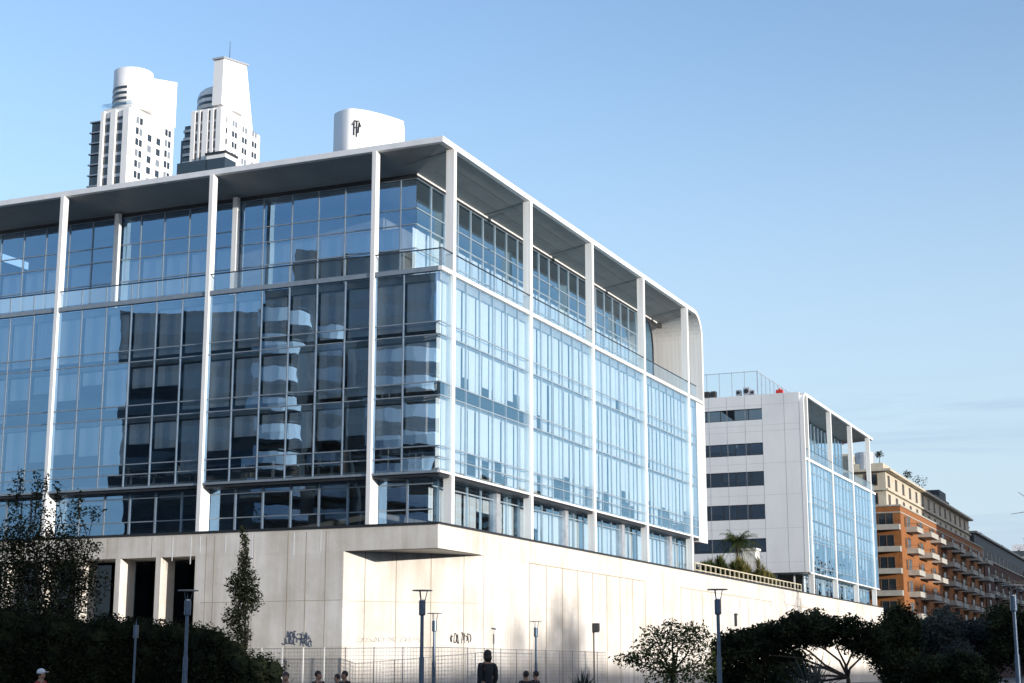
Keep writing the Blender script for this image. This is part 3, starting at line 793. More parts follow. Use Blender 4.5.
# right hand bush tree (615-725)
D=70; sc=D/1545
def B3(px,py,rx,rz,n): return ((px-672)*sc, random.uniform(-.8,.8), zpx(py,D), rx*sc, rz*sc, n)
tree('round_tree','small loose leafy tree before the white wall, left of the lamp post',spot(672,D),1.2,.12,
  [B3(672,640,24,18,700),B3(650,655,22,16,600),B3(695,640,20,16,520),B3(705,665,20,18,520),B3(632,660,17,8,260),B3(672,672,34,18,900),B3(655,634,14,9,170),B3(690,628,14,7,130),B3(672,624,8,6,50)],
  'leaf_mid',.085,seed=8,shell=.15,twigs=3)
# umbrella shaped dark pine (725-880)
D=74; sc=D/1545
rnd4=random.Random(44)
def B4(px,py,rx,rz,n): return ((px-848)*sc, rnd4.uniform(-1.2,1.2), zpx(py,D), rx*sc, rz*sc, n)
bl=[B4(735,652,18,22,900),B4(800,616,12,6,150),B4(822,613,12,6,150),B4(848,620,14,6,170),B4(770,628,10,6,120)]
for px in range(728,884,9):
    top=topR=[(720,648),(735,634),(760,628),(785,620),(810,614),(835,618),(860,622),(890,634)]
    for (a_,ya),(b_,yb) in zip(top,top[1:]):
        if a_<=px<=b_: yt=ya+(yb-ya)*(px-a_)/(b_-a_)
    r0=rnd4.uniform(10,15); bl.append(B4(px+rnd4.uniform(-3,3),yt+r0*.8,r0*1.25,r0,620))
    bl.append(B4(px+rnd4.uniform(-4,4),yt+r0*.8+13,r0*1.2,r0*.8,480 if px<820 or px>868 else 200))
    if px<806: bl += [B4(px,yt+40,14,13,520),B4(px,yt+56,14,14,480)]
tree('spreading_tree','wide dark spreading tree with forked bare trunks right of the centre lamp post',spot(848,D),1.0,.13,bl,'leaf_dark',.10,seed=9,shell=.25,core=.42,twigs=0,limbs=.16)
# spiky plant under it, and low sprigs
def spiky(name,label,px,depth,h,n,rad,mt,group=None,seed=1,z0=0):
    rnd=random.Random(seed); c=spot(px,depth); t=empty(name,(c.x,c.y,z0),label,'plant',group); q=MB()
    for _ in range(n):
        az=rnd.random()*6.283; el_=rnd.uniform(.25,1.35); L_=h*rnd.uniform(.7,1.1)
        d=Vector((math.cos(az)*math.cos(el_),math.sin(az)*math.cos(el_),math.sin(el_))); side=d.cross(Vector((0,0,1))).normalized()*rad
        p=Vector((c.x,c.y,z0))+Vector((0,0,.1)); m1=p+d*L_*.55; e=p+d*L_-Vector((0,0,L_*.15*math.cos(el_)))
        q.face([p-side*.6,p+side*.6,m1+side,m1-side]); q.face([m1-side,m1+side,e])
    q.build('blades',mt,t); return t
spiky('spiky_palm','low fan of spiky blades under the spreading tree',812,68,2.2,90,.035,'leaf_grey',seed=3)
spiky('low_shrub','low spiky dark shrub at the foot of the wall under the lantern',582,80,1.35,150,.03,'leaf_grey',seed=4)
spiky('low_shrub','thin grassy tuft at the wall just right of the standing person',512,70,1.0,40,.012,'leaf_grey',seed=5)

# dark tree belt on the right
for k,(px,py,rx,rz,dd,lb,sd) in enumerate((
  (898,650,26,50,84,'dark rounded tree directly below the orange brick corner',21),
  (935,640,34,36,96,'bluish dark tree below the middle of the shaded apartment block',22),
  (975,645,34,34,100,'broad bluish dark tree left of the right-hand lamp post',23),
  (1020,640,34,40,96,'dark tree cut off by the right edge behind the lamp post',24),
  (955,675,44,24,78,'low dark bush in front of the right-hand trees',25))):
    sc=dd/1545
    rnd=random.Random(sd)
    bl=[((rnd.uniform(-.6,.6))*rx*sc, rnd.uniform(-1.5,1.5), zpx(py,dd)+rnd.uniform(-.5,.5)*rz*sc, rx*sc*.5, rz*sc*.45, 900) for _ in range(13)]
    tree('dense_tree',lb,spot(px,dd),1.0,.12,bl,'leaf_grey' if k in(1,2) else 'leaf_dark',.13,seed=sd,core=.5,shell=.3,group='dark trees on the right')

# tall, nearly bare tree just outside the right edge; its twigs reach into the picture
def bare_tree(name,label,base,h,seed,reach=None):
    rnd=random.Random(seed); base=Vector(base); t=empty(name,tuple(base),label,'tree'); q=MB(); cr=MB()
    def grow(p,d,L_,r_,depth):
        e=p+d*L_; limb(q,p,e,r_,r_*.62,3,.12,rnd)
        if depth==0:
            leaf_cloud(cr,e,(.5,.5,.5),7,.09,.1,rnd); return
        for _ in range(rnd.choice((2,3,3))):
            nd=(d+Vector((rnd.gauss(0,.5),rnd.gauss(0,.5),rnd.gauss(.08,.3)))).normalized()
            grow(e,nd,L_*rnd.uniform(.6,.85),r_*.6,depth-1)
    grow(base,Vector((0,0,1)),h*.3,h*.018,5)
    if reach:
        for a,b_ in reach: limb(q,a,b_,.09,.02,5,.10,rnd)
    q.build('trunk','bark',t,smooth=True); cr.build('crown','leaf_dark',t)
tp = pix(1062,660,158); tp.z=0
bare_tree('bare_tree','tall almost bare tree whose twigs reach in at the right edge',tp,15,31,
   [(pix(1070,505,158),pix(1011,514,158)),(pix(1060,520,158),pix(1018,492,158)),(tp+Vector((0,0,8)),pix(1070,510,158))])

# ------------------------------------------------------------------ planted terrace on the podium
D=160
for k,(px,h,nn,lb) in enumerate(((700,1.9,90,'spiky terrace plant beside the column foot'),(712,2.1,90,'spiky terrace plant second from the column'),(722,2.3,100,'dense spiky terrace plant left of the palm'),(734,2.4,110,'dense yellowish terrace plant below the palm'),(745,2.3,110,'yellow-green terrace plant left of the white vent box'),(756,2.0,100,'yellow-green terrace plant below the white vent box'),(765,1.6,80,'low yellowish terrace plant right of the white vent box'),(772,1.3,60,'last low terrace plant at the end of the bed'))):
    P_ = pixz(px, 585+ (px-740)*.15, 11.2); t_=(3.2-P_.y)/1.0
    # place on the terrace 2.5 m behind the parapet
    r_=_F+HR*((px-512)/FPX)+_U*((341.5-575)/FPX); tt=(2.6-CAM.y)/r_.y; p=CAM+r_*tt
    rnd=random.Random(40+k); t=empty('yucca_plant',(p.x,2.6,ZP),lb,'plant','plants on the podium terrace'); q=MB()
    htop=pix(px,[559,556,553,554,556,560,566,574][k],(p-CAM).dot(HF)).z-ZP-.5
    for s_ in range(7):
        bx,by=p.x+rnd.uniform(-1.4,1.4),2.6+rnd.uniform(-1.2,1.2); hh=htop*rnd.uniform(.45,1)
        for _ in range(nn*2):
            az=rnd.random()*6.283; el_=rnd.uniform(-.2,1.4); L_=rnd.uniform(.5,1.0)
            d=Vector((math.cos(az)*math.cos(el_),math.sin(az)*math.cos(el_),math.sin(el_))); side=d.cross(Vector((0,0,1))).normalized()*.075
            o_=Vector((bx,by,ZP+hh*rnd.uniform(.35,1))); q.face([o_-side*.5,o_+side*.5,o_+d*L_*.5+side,o_+d*L_]); 
    q.build('blades','leaf_olive' if k>2 else 'leaf_mid',t)
r_=_F+HR*((738-512)/FPX)+_U*((341.5-575)/FPX); tt=(4.5-CAM.y)/r_.y; p=CAM+r_*tt; PH=pix(742,541,(p-CAM).dot(HF)).z-ZP
pt=empty('terrace_palm',(p.x,4.5,ZP),'bushy feather palm standing above the terrace plants','palm'); q=MB(); q.tube((p.x,4.5,ZP),(p.x,4.5,ZP+PH),.16,.12); q.build('trunk','bark',pt)
q=MB(); rnd=random.Random(77)
for k in range(95):
    az=rnd.random()*6.283; el_=rnd.uniform(-.7,1.1); L_=rnd.uniform(1.5,3.1); c=Vector((p.x,4.5,ZP+PH)); prev=c
    d=Vector((math.cos(az),math.sin(az),0))
    for j in range(1,9):
        t_=j/8; x=c+d*L_*t_*math.cos(el_)+Vector((0,0,L_*(t_*math.sin(el_)-.45*t_*t_)))
        sd=Vector((-d.y,d.x,0))
        for s_ in(-1,1): q.face([prev,prev.lerp(x,.5),x+sd*s_*.42*(1.15-t_)-Vector((0,0,.25))+d*.1])
        prev=x
q.build('fronds','leaf_mid',pt)
r_=_F+HR*((752-512)/FPX)+_U*((341.5-560)/FPX); tt=(3.6-CAM.y)/r_.y; p=CAM+r_*tt
vb=empty('vent_box',(p.x,3.6,ZP),'white tapered vent box among the terrace plants','vent')
q=MB(); q.prism([(p.x-.8,3.0),(p.x+.9,3.0),(p.x+.9,4.4),(p.x-.8,4.4)],ZP,ZP+4.1); q.build('vent_shaft','white_paint',vb)
q=MB(); q.box(p.x-.95,p.x+1.05,2.85,4.55,ZP+4.1,ZP+4.35); q.build('vent_cap','white_paint',vb)
# timber coloured rail
rl=empty('terrace_railing',(70,.2,ZP),'low pale ladder-like railing along the podium edge in front of the plants','railing')
q=MB(); q.box(52,92,.15,.22,ZP+.72,ZP+.82); q.box(52,92,.15,.22,ZP+.12,ZP+.2); q.build('rails','timber_rail',rl)
x=52
while x<=92: q=MB(); q.box(x-.05,x+.05,.13,.24,ZP,ZP+.8); x+=1.6; q.build('post','timber_rail',rl)

# ------------------------------------------------------------------ mesh fence at the foot of the podium
fc=empty('mesh_fence',(-1.5,-1.5,0),'wire mesh fence with slim posts along the foot of the podium','fence')
path=[(-1.6,14.2),(-1.6,-1.6),(24,-1.6)]
wq=MB(); 
def seg(a,b_,zt):
    a=Vector((*a,0)); b_=Vector((*b_,0)); L_=(b_-a).length; d=(b_-a)/L_
    z=.2
    while z<=zt+.01: wq.tube(a+Vector((0,0,z)),b_+Vector((0,0,z)),.010 if z<zt-.1 else .025,n=4); z+=.22
    s_=0
    while s_<=L_: p=a+d*s_; wq.tube(p+Vector((0,0,.1)),p+Vector((0,0,zt)),.009,n=4); s_+=.2
    return a,d,L_
seg(path[0],path[1],2.62); seg(path[1],path[2],2.62)
wq.build('wire_mesh','mesh_wire',fc)
k=0; y=14
while y>=-1.6:
    w_=.04 if y>5.5 else .022; q=MB(); q.box(-1.6-w_,-1.6+w_,y-w_,y+w_,0,2.68); q.build('post','white_post' if y>5.5 else 'mesh_wire',fc); y-=1.45 if y>5.5 else 1.9
x=.6
while x<24:
    q=MB(); q.box(x-.022,x+.022,-1.63,-1.59,0,2.66); q.build('post','mesh_wire',fc); x+=2.4

# ------------------------------------------------------------------ street lamps
def lamp(px, depth, ztop, label, proto=[None]):
    p=spot(px,depth)
    if proto[0] is None:
        t=empty('street_lamp',(p.x,p.y,0),label,'street lamp','disc-topped street lamps on the promenade')
        def T(mb,nm,mt,sm=True):
            for i,v in enumerate(mb.v): mb.v[i]=(v[0]+p.x,v[1]+p.y,v[2])
            o=mb.build(nm,mt,t); return o
        H=4.55
        q=MB(); q.tube((0,0,0),(0,0,.35),.13,.13,14); q.tube((0,0,.35),(0,0,1.9),.105,.10,14); q.tube((0,0,1.9),(0,0,H-1.0),.075,.07,14); T(q,'pole','lamp_metal')
        q=MB(); q.tube((0,0,H-1.02),(0,0,H-.98),.10,.135,18); q.tube((0,0,H-.98),(0,0,H-.42),.135,.135,18); T(q,'lamp_head','lamp_metal')
        q=MB(); q.tube((0,0,H-.42),(0,0,H-.38),.10,.09,14); T(q,'lens','white_paint')
        q=MB()
        for a in (0,2.094,4.188):
            a+=.5; q.tube((.11*math.cos(a),.11*math.sin(a),H-.42),(.20*math.cos(a),.20*math.sin(a),H-.03),.018,n=5)
        T(q,'disc_arm','lamp_metal')
        q=MB(); q.tube((0,0,H-.04),(0,0,H-.0),.42,.40,28); T(q,'reflector_disc','lamp_disc')
        proto[0]=t
    else:
        t=copy_tree(proto[0]); t.location=(p.x,p.y,0); t['label']=label
    s_=ztop/4.55; t.scale=(s_,s_,s_); t.rotation_euler.z=random.random()*.4
    return t
def hz(py,depth): return zpx(py,depth)
lamp(421.5,62,hz(590,62),'tallest-looking lamp post left of centre, before the white wall')
lamp(434,84,hz(613,84),'shorter lamp post just right of the big one before the white wall')
lamp(536,100,hz(621,100),'thin distant lamp post right of the standing person')
lamp(265,100,hz(626,100),'small distant lamp post between the hedge and the grey wall')
lamp(185,62,hz(590,62),'big lamp post in front of the dark hedge and podium openings')
lamp(719.5,62,hz(589,62),'big lamp post between the round tree and the spreading tree')
lamp(1018,62,hz(585,62),'big lamp post at the right edge before the shaded apartments')
p=spot(134,80)
bt=empty('bollard_lamp',(p.x,p.y,0),'slim lamp pole without a disc, with a short spike, before the hedge','street lamp')
q=MB(); q.tube((p.x,p.y,0),(p.x,p.y,hz(638,80)),.06,.055,12); q.build('pole','lamp_metal',bt)
q=MB(); q.tube((p.x,p.y,hz(638,80)),(p.x,p.y,hz(625,80)),.13,.13,14); q.build('lamp_head','lamp_metal',bt)
q=MB(); q.tube((p.x,p.y,hz(625,80)),(p.x,p.y,hz(619,80)),.03,.008,6); q.build('spike','lamp_metal',bt)

# ------------------------------------------------------------------ people
def skin_mesh(name, verts, edges, radii, mt, parent, sub=2, root=0):
    me=bpy.data.meshes.new(name); me.from_pydata(verts,edges,[]); me.materials.append(M[mt])
    o=link(bpy.data.objects.new(name,me)); o.parent=parent
    md=o.modifiers.new('skin','SKIN'); md.use_smooth_shade=True
    sv=me.skin_vertices[0].data
    for i,r_ in enumerate(radii):
        sv[i].radius=(r_,r_) if not isinstance(r_,tuple) else r_; sv[i].use_root=(i==root)
    ms=o.modifiers.new('sub','SUBSURF'); ms.levels=sub; ms.render_levels=sub
    return o
def person(px, depth, label, pose, face_az, top='cloth_black', leg='cloth_black', hair='hair_dark', cap=None, height=1.72, coat=False, group='people on the promenade', look_down=0):
    p=spot(px,depth); t=empty('person',(p.x,p.y,0),label,'person',group,rz=face_az); t.scale=(height/1.72,)*3
    V=[];E_=[];Rr=[]
    def add(co,r_,par=None):
        V.append(co);Rr.append(r_); 
        if par is not None:E_.append((par,len(V)-1))
        return len(V)-1
    sit = pose=='sit'
    hipz = .93 if not sit else .52
    hip=add((0,0,hipz),(.15,.12)); waist=add((0,0,hipz+.18),(.135,.105),hip); chest=add((.01,0,hipz+.38),(.17,.12),waist)
    neck0=add((0,0,hipz+.52),(.09,.08),chest); neck=add((.015,0,hipz+.58),.055,neck0); chin=add((.035,0,hipz+.64),.07,neck); head=add((.03,0,hipz+.71),(.082,.095),chin); crown=add((.015,0,hipz+.77),.075,head)
    nose=add((.125,0,hipz+.685),.014,chin)
    body_idx=len(V)
    jv=[];je=[];jr=[]
    def jadd(co,r_,par=None):
        jv.append(co);jr.append(r_)
        if par is not None: je.append((par,len(jv)-1))
        return len(jv)-1
    jh=jadd((0,0,hipz-.02),(.175,.14)); jw=jadd((0,0,hipz+.18),(.155,.125),jh); jc=jadd((.01,0,hipz+.37),(.185,.135),jw); jn=jadd((0,0,hipz+.53),(.09,.08),jc)
    if coat: jk=jadd((0,0,hipz-.40),(.19,.16),jh)
    tv=[];te=[];tr_=[]
    def tadd(co,r_,par=None):
        tv.append(co);tr_.append(r_)
        if par is not None: te.append((par,len(tv)-1))
        return len(tv)-1
    th=tadd((0,0,hipz),(.165,.13))
    for sgn in(-1,1):
        sh=(0,.19*sgn,hipz+.47)
        if sit: el_,wr=(.08,.24*sgn,hipz+.2),(.30,.15*sgn,hipz+.12)
        elif pose=='bag': el_,wr=(-.02,.21*sgn,hipz+.19),(.10,.19*sgn,hipz-.04) 
        else: el_,wr=(-.03,.25*sgn,hipz+.18),(.08,.25*sgn,hipz-.06)
        a=add(sh,.06,neck0); b_=add(el_,.042,a); c=add(wr,.028,b_)
        wv=Vector(wr); dv=(wv-Vector(el_)).normalized(); sd=Vector((0,0,1)).cross(dv).normalized() if abs(dv.z)<.9 else Vector((1,0,0))
        palm=add(tuple(wv+dv*.07),(.038,.018),c)
        pv=wv+dv*.07
        for k,(off,L_) in enumerate(((-.03,.075),(-.01,.085),(.01,.08),(.028,.06))):
            f1=add(tuple(pv+sd*off+dv*.035),.009,palm); f2=add(tuple(pv+sd*off*1.1+dv*(.035+L_*.5)+Vector((0,0,-.008))),.0085,f1); add(tuple(pv+sd*off*1.1+dv*(.035+L_)+Vector((0,0,-.02))),.007,f2)
        tb_=add(tuple(wv+dv*.03+sd*-.04),.011,c); add(tuple(wv+dv*.075+sd*-.06),.009,tb_)
        ja=jadd(sh,.078,jn); jb=jadd(el_,.062,ja); jadd(tuple(wv-dv*.02),.045,jb)
        if sit: kn,an=(.44,.11*sgn,hipz-.0),(.42,.12*sgn,.08)
        else: kn,an=(.03,.10*sgn,.50),(-.02,.11*sgn,.08)
        h_=add((0,.09*sgn,hipz-.06),.095,hip); k_=add(kn,.055,h_); a_=add(an,.036,k_); add((an[0]+.16,an[1],.035),.035,a_)
        hh=tadd((0,.09*sgn,hipz-.05),.11,th); kk=tadd(kn,.075,hh); tadd((an[0],an[1],.10),.06,kk)
    skin_mesh('body',V,E_,Rr,'skin',t)
    skin_mesh('coat' if coat else 'jacket',jv,je,jr,top,t)
    skin_mesh('trousers',tv,te,tr_,leg,t)
    q=MB(); off=t.location
    hc=Vector((.0,0,hipz+.745)); q.ellipsoid(tuple(hc),(.108,.095,.105),16,10,.03)
    if cap is None or True:
        if hair=='hood': q.ellipsoid((-.02,0,hipz+.66),(.10,.095,.11),12,8)
    me_v=q.v; 
    for i,v in enumerate(q.v): q.v[i]=(v[0]+off.x,v[1]+off.y,v[2])
    # keep the face free: drop faces in front of and under the brow
    nf=[f for f in q.f if not all((q.v[i][0]-off.x)>.035 and q.v[i][2]<hipz+.765 for i in f)]
    q.f=nf; q.mi=[0]*len(nf)
    q.build('hair','hair_dark' if hair=='hood' else hair,t,smooth=True)
    if cap:
        q=MB(); q.ellipsoid((off.x,off.y,hipz+.775),(.118,.105,.095),16,8); q.prism([(off.x+.06,off.y-.07),(off.x+.2,off.y-.055),(off.x+.2,off.y+.055),(off.x+.06,off.y+.07)],hipz+.77,hipz+.785)
        q.build('cap',cap,t,smooth=False)
    # shoes
    for sgn in(-1,1):
        ax=(.42 if sit else -.02); q=MB(); q.ellipsoid((off.x+ax+.07,off.y+.115*sgn,.045),(.14,.05,.05),12,8); q.build('shoe','cloth_black',t,smooth=True)
    return t
BENCH=[None]
def bench(px,depth,label,rz):
    p=spot(px,depth); t=empty('bench',(p.x,p.y,0),label,'bench','benches under the seated people'); ox,oy=p.x,p.y
    q=MB(); 
    for k in range(4): q.box(ox-.2+k*.11,ox-.11+k*.11,oy-.7,oy+.7,.40,.44)
    q.build('seat','timber_rail',t)
    for s_ in(-1,1):
        q=MB(); q.box(ox-.18,ox+.2,oy+s_*.55-.03,oy+s_*.55+.03,0,.40); q.build('leg','dark_metal',t)
    t.rotation_euler.z=rz
AZ=YAW
person(487.5,37.5,'standing person in a long black coat and dark headwear, before the fence','bag',AZ+.5,hair='hood',coat=True,height=1.70)
person(345,46,'seated person with dark hair right of the others at the bright wall edge','sit',AZ+2.4,height=1.62)
person(337.5,50,'half hidden seated person just left of the dark-haired one','sit',AZ+2.0,height=1.5)
person(318,44,'seated person with brown hair and bare forehead facing the camera side','sit',AZ-2.2,top='cloth_brown',hair='hair_brown',height=1.62)
person(286,40,'seated person with brown hair next to the hedge end','sit',AZ+3.0,top='cloth_brown',hair='hair_brown',height=1.58)
person(526,48,'seated person in black right of the standing one','sit',AZ+.4,height=1.62)
person(536,52,'seated person beside the thin distant lamp post','sit',AZ+1.2,height=1.62)
person(41,42,'person in a white cap and red top at the lower left','sit',AZ-1.8,top='cloth_red',cap='cap_white',height=1.66)
for px_,d_,a_,lb in ((345,46,2.4,'bench under the dark-haired seated person'),(337.5,50,2.0,'bench under the half hidden seated person'),(318,44,-2.2,'bench under the brown-haired seated person'),(286,40,3.0,'bench by the hedge end'),(526,48,.4,'bench right of the standing person'),(536,52,1.2,'bench behind the thin lamp post'),(41,42,-1.8,'bench under the person in the cap')):
    bench(px_,d_,lb,AZ+a_)

# ------------------------------------------------------------------ apartment blocks beyond the podium
def balcony(par, x, w_, z, yface=0, depth=1.5, side=None):
    q=MB()
    if side is None:
        y=yface
        q.box(x-w_/2,x+w_/2,y-depth,y,z-.18,z); q.box(x-w_/2,x+w_/2,y-depth,y-depth+.12,z,z+.62); q.box(x-w_/2,x-w_/2+.12,y-depth+.12,y,z,z+.62); q.box(x+w_/2-.12,x+w_/2,y-depth+.12,y,z,z+.62)
        o=q.build('balcony','balcony_conc',par)
        r_=MB(); r_.box(x-w_/2,x+w_/2,y-depth+.03,y-depth+.07,z+1.02,z+1.07)
        for k in range(int(w_/.9)+1): xx=x-w_/2+.04+k*(w_-.08)/int(w_/.9); r_.box(xx-.02,xx+.02,y-depth+.03,y-depth+.07,z+.62,z+1.02)
        r_.box(x-w_/2+.02,x-w_/2+.06,y-depth,y,z+1.02,z+1.07)
        r_.build('handrail','dark_metal',o)
        return o
    q.box(side-depth,side,x-w_/2,x+w_/2,z-.18,z); q.box(side-depth,side-depth+.12,x-w_/2,x+w_/2,z,z+.62); q.box(side-depth+.12,side,x-w_/2,x-w_/2+.12,z,z+.62); q.box(side-depth+.12,side,x+w_/2-.12,x+w_/2,z,z+.62)
    o=q.build('balcony','balcony_conc',par)
    r_=MB(); r_.box(side-depth+.03,side-depth+.07,x-w_/2,x+w_/2,z+1.02,z+1.07)
    for k in range(6): yy=x-w_/2+.04+k*(w_-.08)/5; r_.box(side-depth+.03,side-depth+.07,yy-.02,yy+.02,z+.62,z+1.02)
    r_.build('handrail','dark_metal',o)
    return o
def window(par,x,w_,z0,z1,y=0,side=None,frame='timber_dark'):
    q=MB(); f_=MB()
    if side is None:
        q.box(x-w_/2,x+w_/2,y-.03,y+.05,z0,z1)
        for a in (x-w_/2,x,x+w_/2): f_.box(a-.05,a+.05,y-.07,y-.01,z0,z1)
        f_.box(x-w_/2,x+w_/2,y-.075,y-.012,z1-.05,z1+.06); f_.box(x-w_/2-.1,x+w_/2+.1,y-.14,y-.011,z0-.1,z0)
    else:
        q.box(side-.03,side+.05,x-w_/2,x+w_/2,z0,z1)
        for a in (x-w_/2,x,x+w_/2): f_.box(side-.07,side-.01,a-.05,a+.05,z0,z1)
        f_.box(side-.075,side-.012,x-w_/2,x+w_/2,z1-.05,z1+.06); f_.box(side-.14,side-.011,x-w_/2-.1,x+w_/2+.1,z0-.1,z0)
    o=q.build('window','pane_dark',par); f_.build('window_frame',frame,o); return o
surf('pane_dark',(.02,.03,.04),rough=.06,spec=1.0)
surf('timber_dark',(.16,.10,.06),rough=.7)
AG='apartment blocks beyond the podium'
ap=empty('apartment_block',(156,0,0),'brick apartment block with cream top storeys, its near corner in orange sunlight','apartment building',AG)
X0,X1,ZB=156,248,25.6
q=MB(); q.box(X0,X1,0,24,0,ZB); q.build('brick_wall','brick_orange',ap)
q=MB(); q.box(X0-.12,X1+.05,-.12,24,ZB,ZB+.22); q.box(X0-.06,X1,-.06,24,ZB-1.0,ZB-.85); q.build('brick_cornice','balcony_conc',ap)
q=MB(); q.box(X0+2.5,X1,2.4,24,ZB+.2,31.2); q.build('cream_storeys','render_cream',ap)
q=MB(); q.box(X0+1.7,X1+.4,1.5,24.3,31.2,31.55); q.box(X0+2.1,X1+.2,2.0,24.2,28.3,28.55); q.build('roof_cornice','render_cream',ap)
q=MB(); q.box(X0+3.2,X0+9,2.8,8,31.55,32.6); q.box(X0+5,X0+15,8,16,31.55,34.5); q.build('roof_parapet','render_cream',ap)
q=MB(); q.tube((X0+4.6,5.8,31.55),(X0+4.6,5.8,34.4),1.5,1.5,18); q.build('water_tank','unit_metal',ap)
q=MB(); q.box(X0+60,X0+78,4,12,31.55,33.6); q.box(X0+66,X0+74,4,10,33.6,35.0); q.build('lift_housing','slate',ap)
for zf in (22.2,18.95,15.7,12.45,9.2,5.9):
    for k,(yy,ww) in enumerate(((2.2,3.4),(8.2,3.4),(14.2,3.4))):
        window(ap,yy,2.2,zf+.05,zf+2.35,side=X0); balcony(ap,yy,ww+.9,zf,side=X0,depth=1.1)
    x=X0+6.5; k=0
    while x<X1-5:
        window(ap,x-2.9,.9,zf+.7,zf+2.1); window(ap,x,2.4,zf+.05,zf+2.3)
        if k<5 or zf>9: balcony(ap,x+.4,7.0 if k%2 else 5.4,zf,depth=2.1 if k%2 else 1.7)
        x+=11.4; k+=1
for zf in (26.0,28.9):
    for yy in (4.6,8,12,16): window(ap,yy,1.9,zf+.3,zf+1.9,side=X0+2.5)
    x=X0+5
    while x<X1-2: window(ap,x,1.5,zf+.2,zf+1.8,y=2.4); x+=6.2
def rooftree(x,y,z,label,seed,r_=1.1):
    rnd=random.Random(seed); t=empty('potted_tree',(x,y,z),label,'plant','plants on the apartment roof'); q=MB(); q.tube((x,y,z),(x,y,z+1.3),.06,.04); q.tube((x,y,z),(x,y,z+.4),.3,.35,10); q.build('trunk','bark',t)
    q=MB(); leaf_cloud(q,(x,y,z+1.8),(r_,r_,r_*.8),170,.16,.2,rnd); q.build('crown','leaf_dark',t)
rooftree(193,2.9,31.55,'round potted tree standing out on the cream apartment roof',61,1.5)
rooftree(181,2.9,31.4,'low dark shrub left of the potted tree on the apartment roof',62,.9)
rooftree(163,4,32.6,'small shrub at the corner of the apartment roof terrace',63,.7)
ap2=empty('apartment_block',(250,0,0),'fully shaded dark apartment block behind the orange-cornered one','apartment building',AG)
X0,X1=250,345; ZB=23.6
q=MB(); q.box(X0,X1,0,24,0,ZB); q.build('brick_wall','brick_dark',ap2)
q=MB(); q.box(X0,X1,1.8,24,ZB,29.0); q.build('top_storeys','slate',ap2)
q=MB(); q.box(X0-.2,X1,1.2,24.3,29.0,29.4); q.box(X0-.2,X1,-.2,1.7,ZB,ZB+.3); q.build('roof_cornice','balcony_conc',ap2)
for zf in (20,16.7,13.4,10.1,6.8):
    x=X0+6
    while x<X1-4: window(ap2,x,2.4,zf+.05,zf+2.3); balcony(ap2,x,5.4,zf,depth=1.6); x+=11.4
x=X0+6
while x<X1-4: window(ap2,x,2,ZB+1,ZB+3,y=1.8); x+=7
ap3=empty('apartment_block',(350,0,0),'farthest apartment block, lowest on the skyline at the right edge','apartment building',AG)
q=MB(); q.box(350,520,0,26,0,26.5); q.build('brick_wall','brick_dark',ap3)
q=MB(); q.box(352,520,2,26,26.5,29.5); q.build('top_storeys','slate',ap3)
for zf in (22.5,19,15.5,12):
    x=358
    while x<500: window(ap3,x,2.4,zf,zf+2.3); balcony(ap3,x,5.4,zf,depth=1.6); x+=16
for k in range(5):
    x=262+k*19; c=empty('chimney_stack',(x,5,29.4),['first','second','third','fourth','farthest'][k]+' small stack along the shaded apartment roof','chimney','stacks on the shaded apartment roof')
    q=MB(); q.box(x-.6,x+.6,4.4,5.6,29.4,31+.3*(k%2)); q.build('stack','slate',c); q=MB(); q.box(x-.8,x+.8,4.2,5.8,31.0+.3*(k%2),31.2+.3*(k%2)); q.build('cap','slate',c)
# far glass tower at the right edge
gp=spot(1029,1250); ft=empty('glass_tower',(gp.x,gp.y,0),'tiny distant pale blue glass tower at the right edge','tower')
q=MB(); q.box(gp.x-6,gp.x+6,gp.y-6,gp.y+6,0,pix(1022,545,1250).z); q.build('tower_shaft','pane_dark' if False else 'fascia_metal',ft)
for k in range(12):
    q=MB(); z=12+k*7; q.box(gp.x-6.1,gp.x+6.1,gp.y-6.1,gp.y+6.1,z,z+4.5); q.build('glass_band','glass_screen' if False else 'pane_dark',ft)

# ------------------------------------------------------------------ the two white high-rises behind the office building
surf('pane_grey',(.22,.25,.28),rough=.2)
TG='white high-rise twin towers'
def tbox(par,nm,mt,x0,x1,y0,y1,z0,z1):
    q=MB(); q.box(x0,x1,y0,y1,z0,z1); return q.build(nm,mt,par)
def hi(px,py,dist): 
    p=pix(px,py,dist); return p
DT=430
def zt(py,d=None): return pix(200,py,d or DT).z
def zproj(x,y,py):
    d=(Vector((x,y,0))-CAM).dot(HF); return pix(200,py,d).z
# left tower
k0=pix(131,120,DT); kx,ky=k0.x,k0.y
t1=empty('residential_tower',(kx,ky,0),'left white high-rise with a rounded drum top and flat slab beside it','tower',TG)
W,Dp=20.5,9.8
zr=zt(105)
tbox(t1,'tower_wall','tower_white',kx,kx+W,ky+.6,ky+Dp,0,zr)
tbox(t1,'corner_pier','tower_white',kx,kx+W,ky,ky+.6,0,zr)
for (a,b_) in ((0,2.0),(4.6,6.4),(8.7,Dp+.02)): tbox(t1,'pier','tower_white',kx-1.1,kx,ky+a,ky+b_,0,zr-1)
for (a,b_) in ((2.0,4.6),(6.4,8.7)):
    o=tbox(t1,'glass_strip','pane_dark',kx-.4,kx-.02,ky+a,ky+b_,0,zr-3)
    z=zr-5
    while z>122: q=MB(); q.box(kx-.55,kx-.41,ky+a,ky+b_,z,z+.9); z-=3.2; q.build('spandrel','unit_metal',o)
tbox(t1,'glazed_wing','pane_dark',kx-.5,kx+6,ky+Dp+.05,ky+Dp+3.4,0,zt(116))
z=zt(118)
while z>95: 
    q=MB(); q.box(kx-1.1,kx+6,ky+Dp+.05,ky+Dp+3.8,z,z+.35); q.build('wing_slab','mullion',t1); z-=3.2
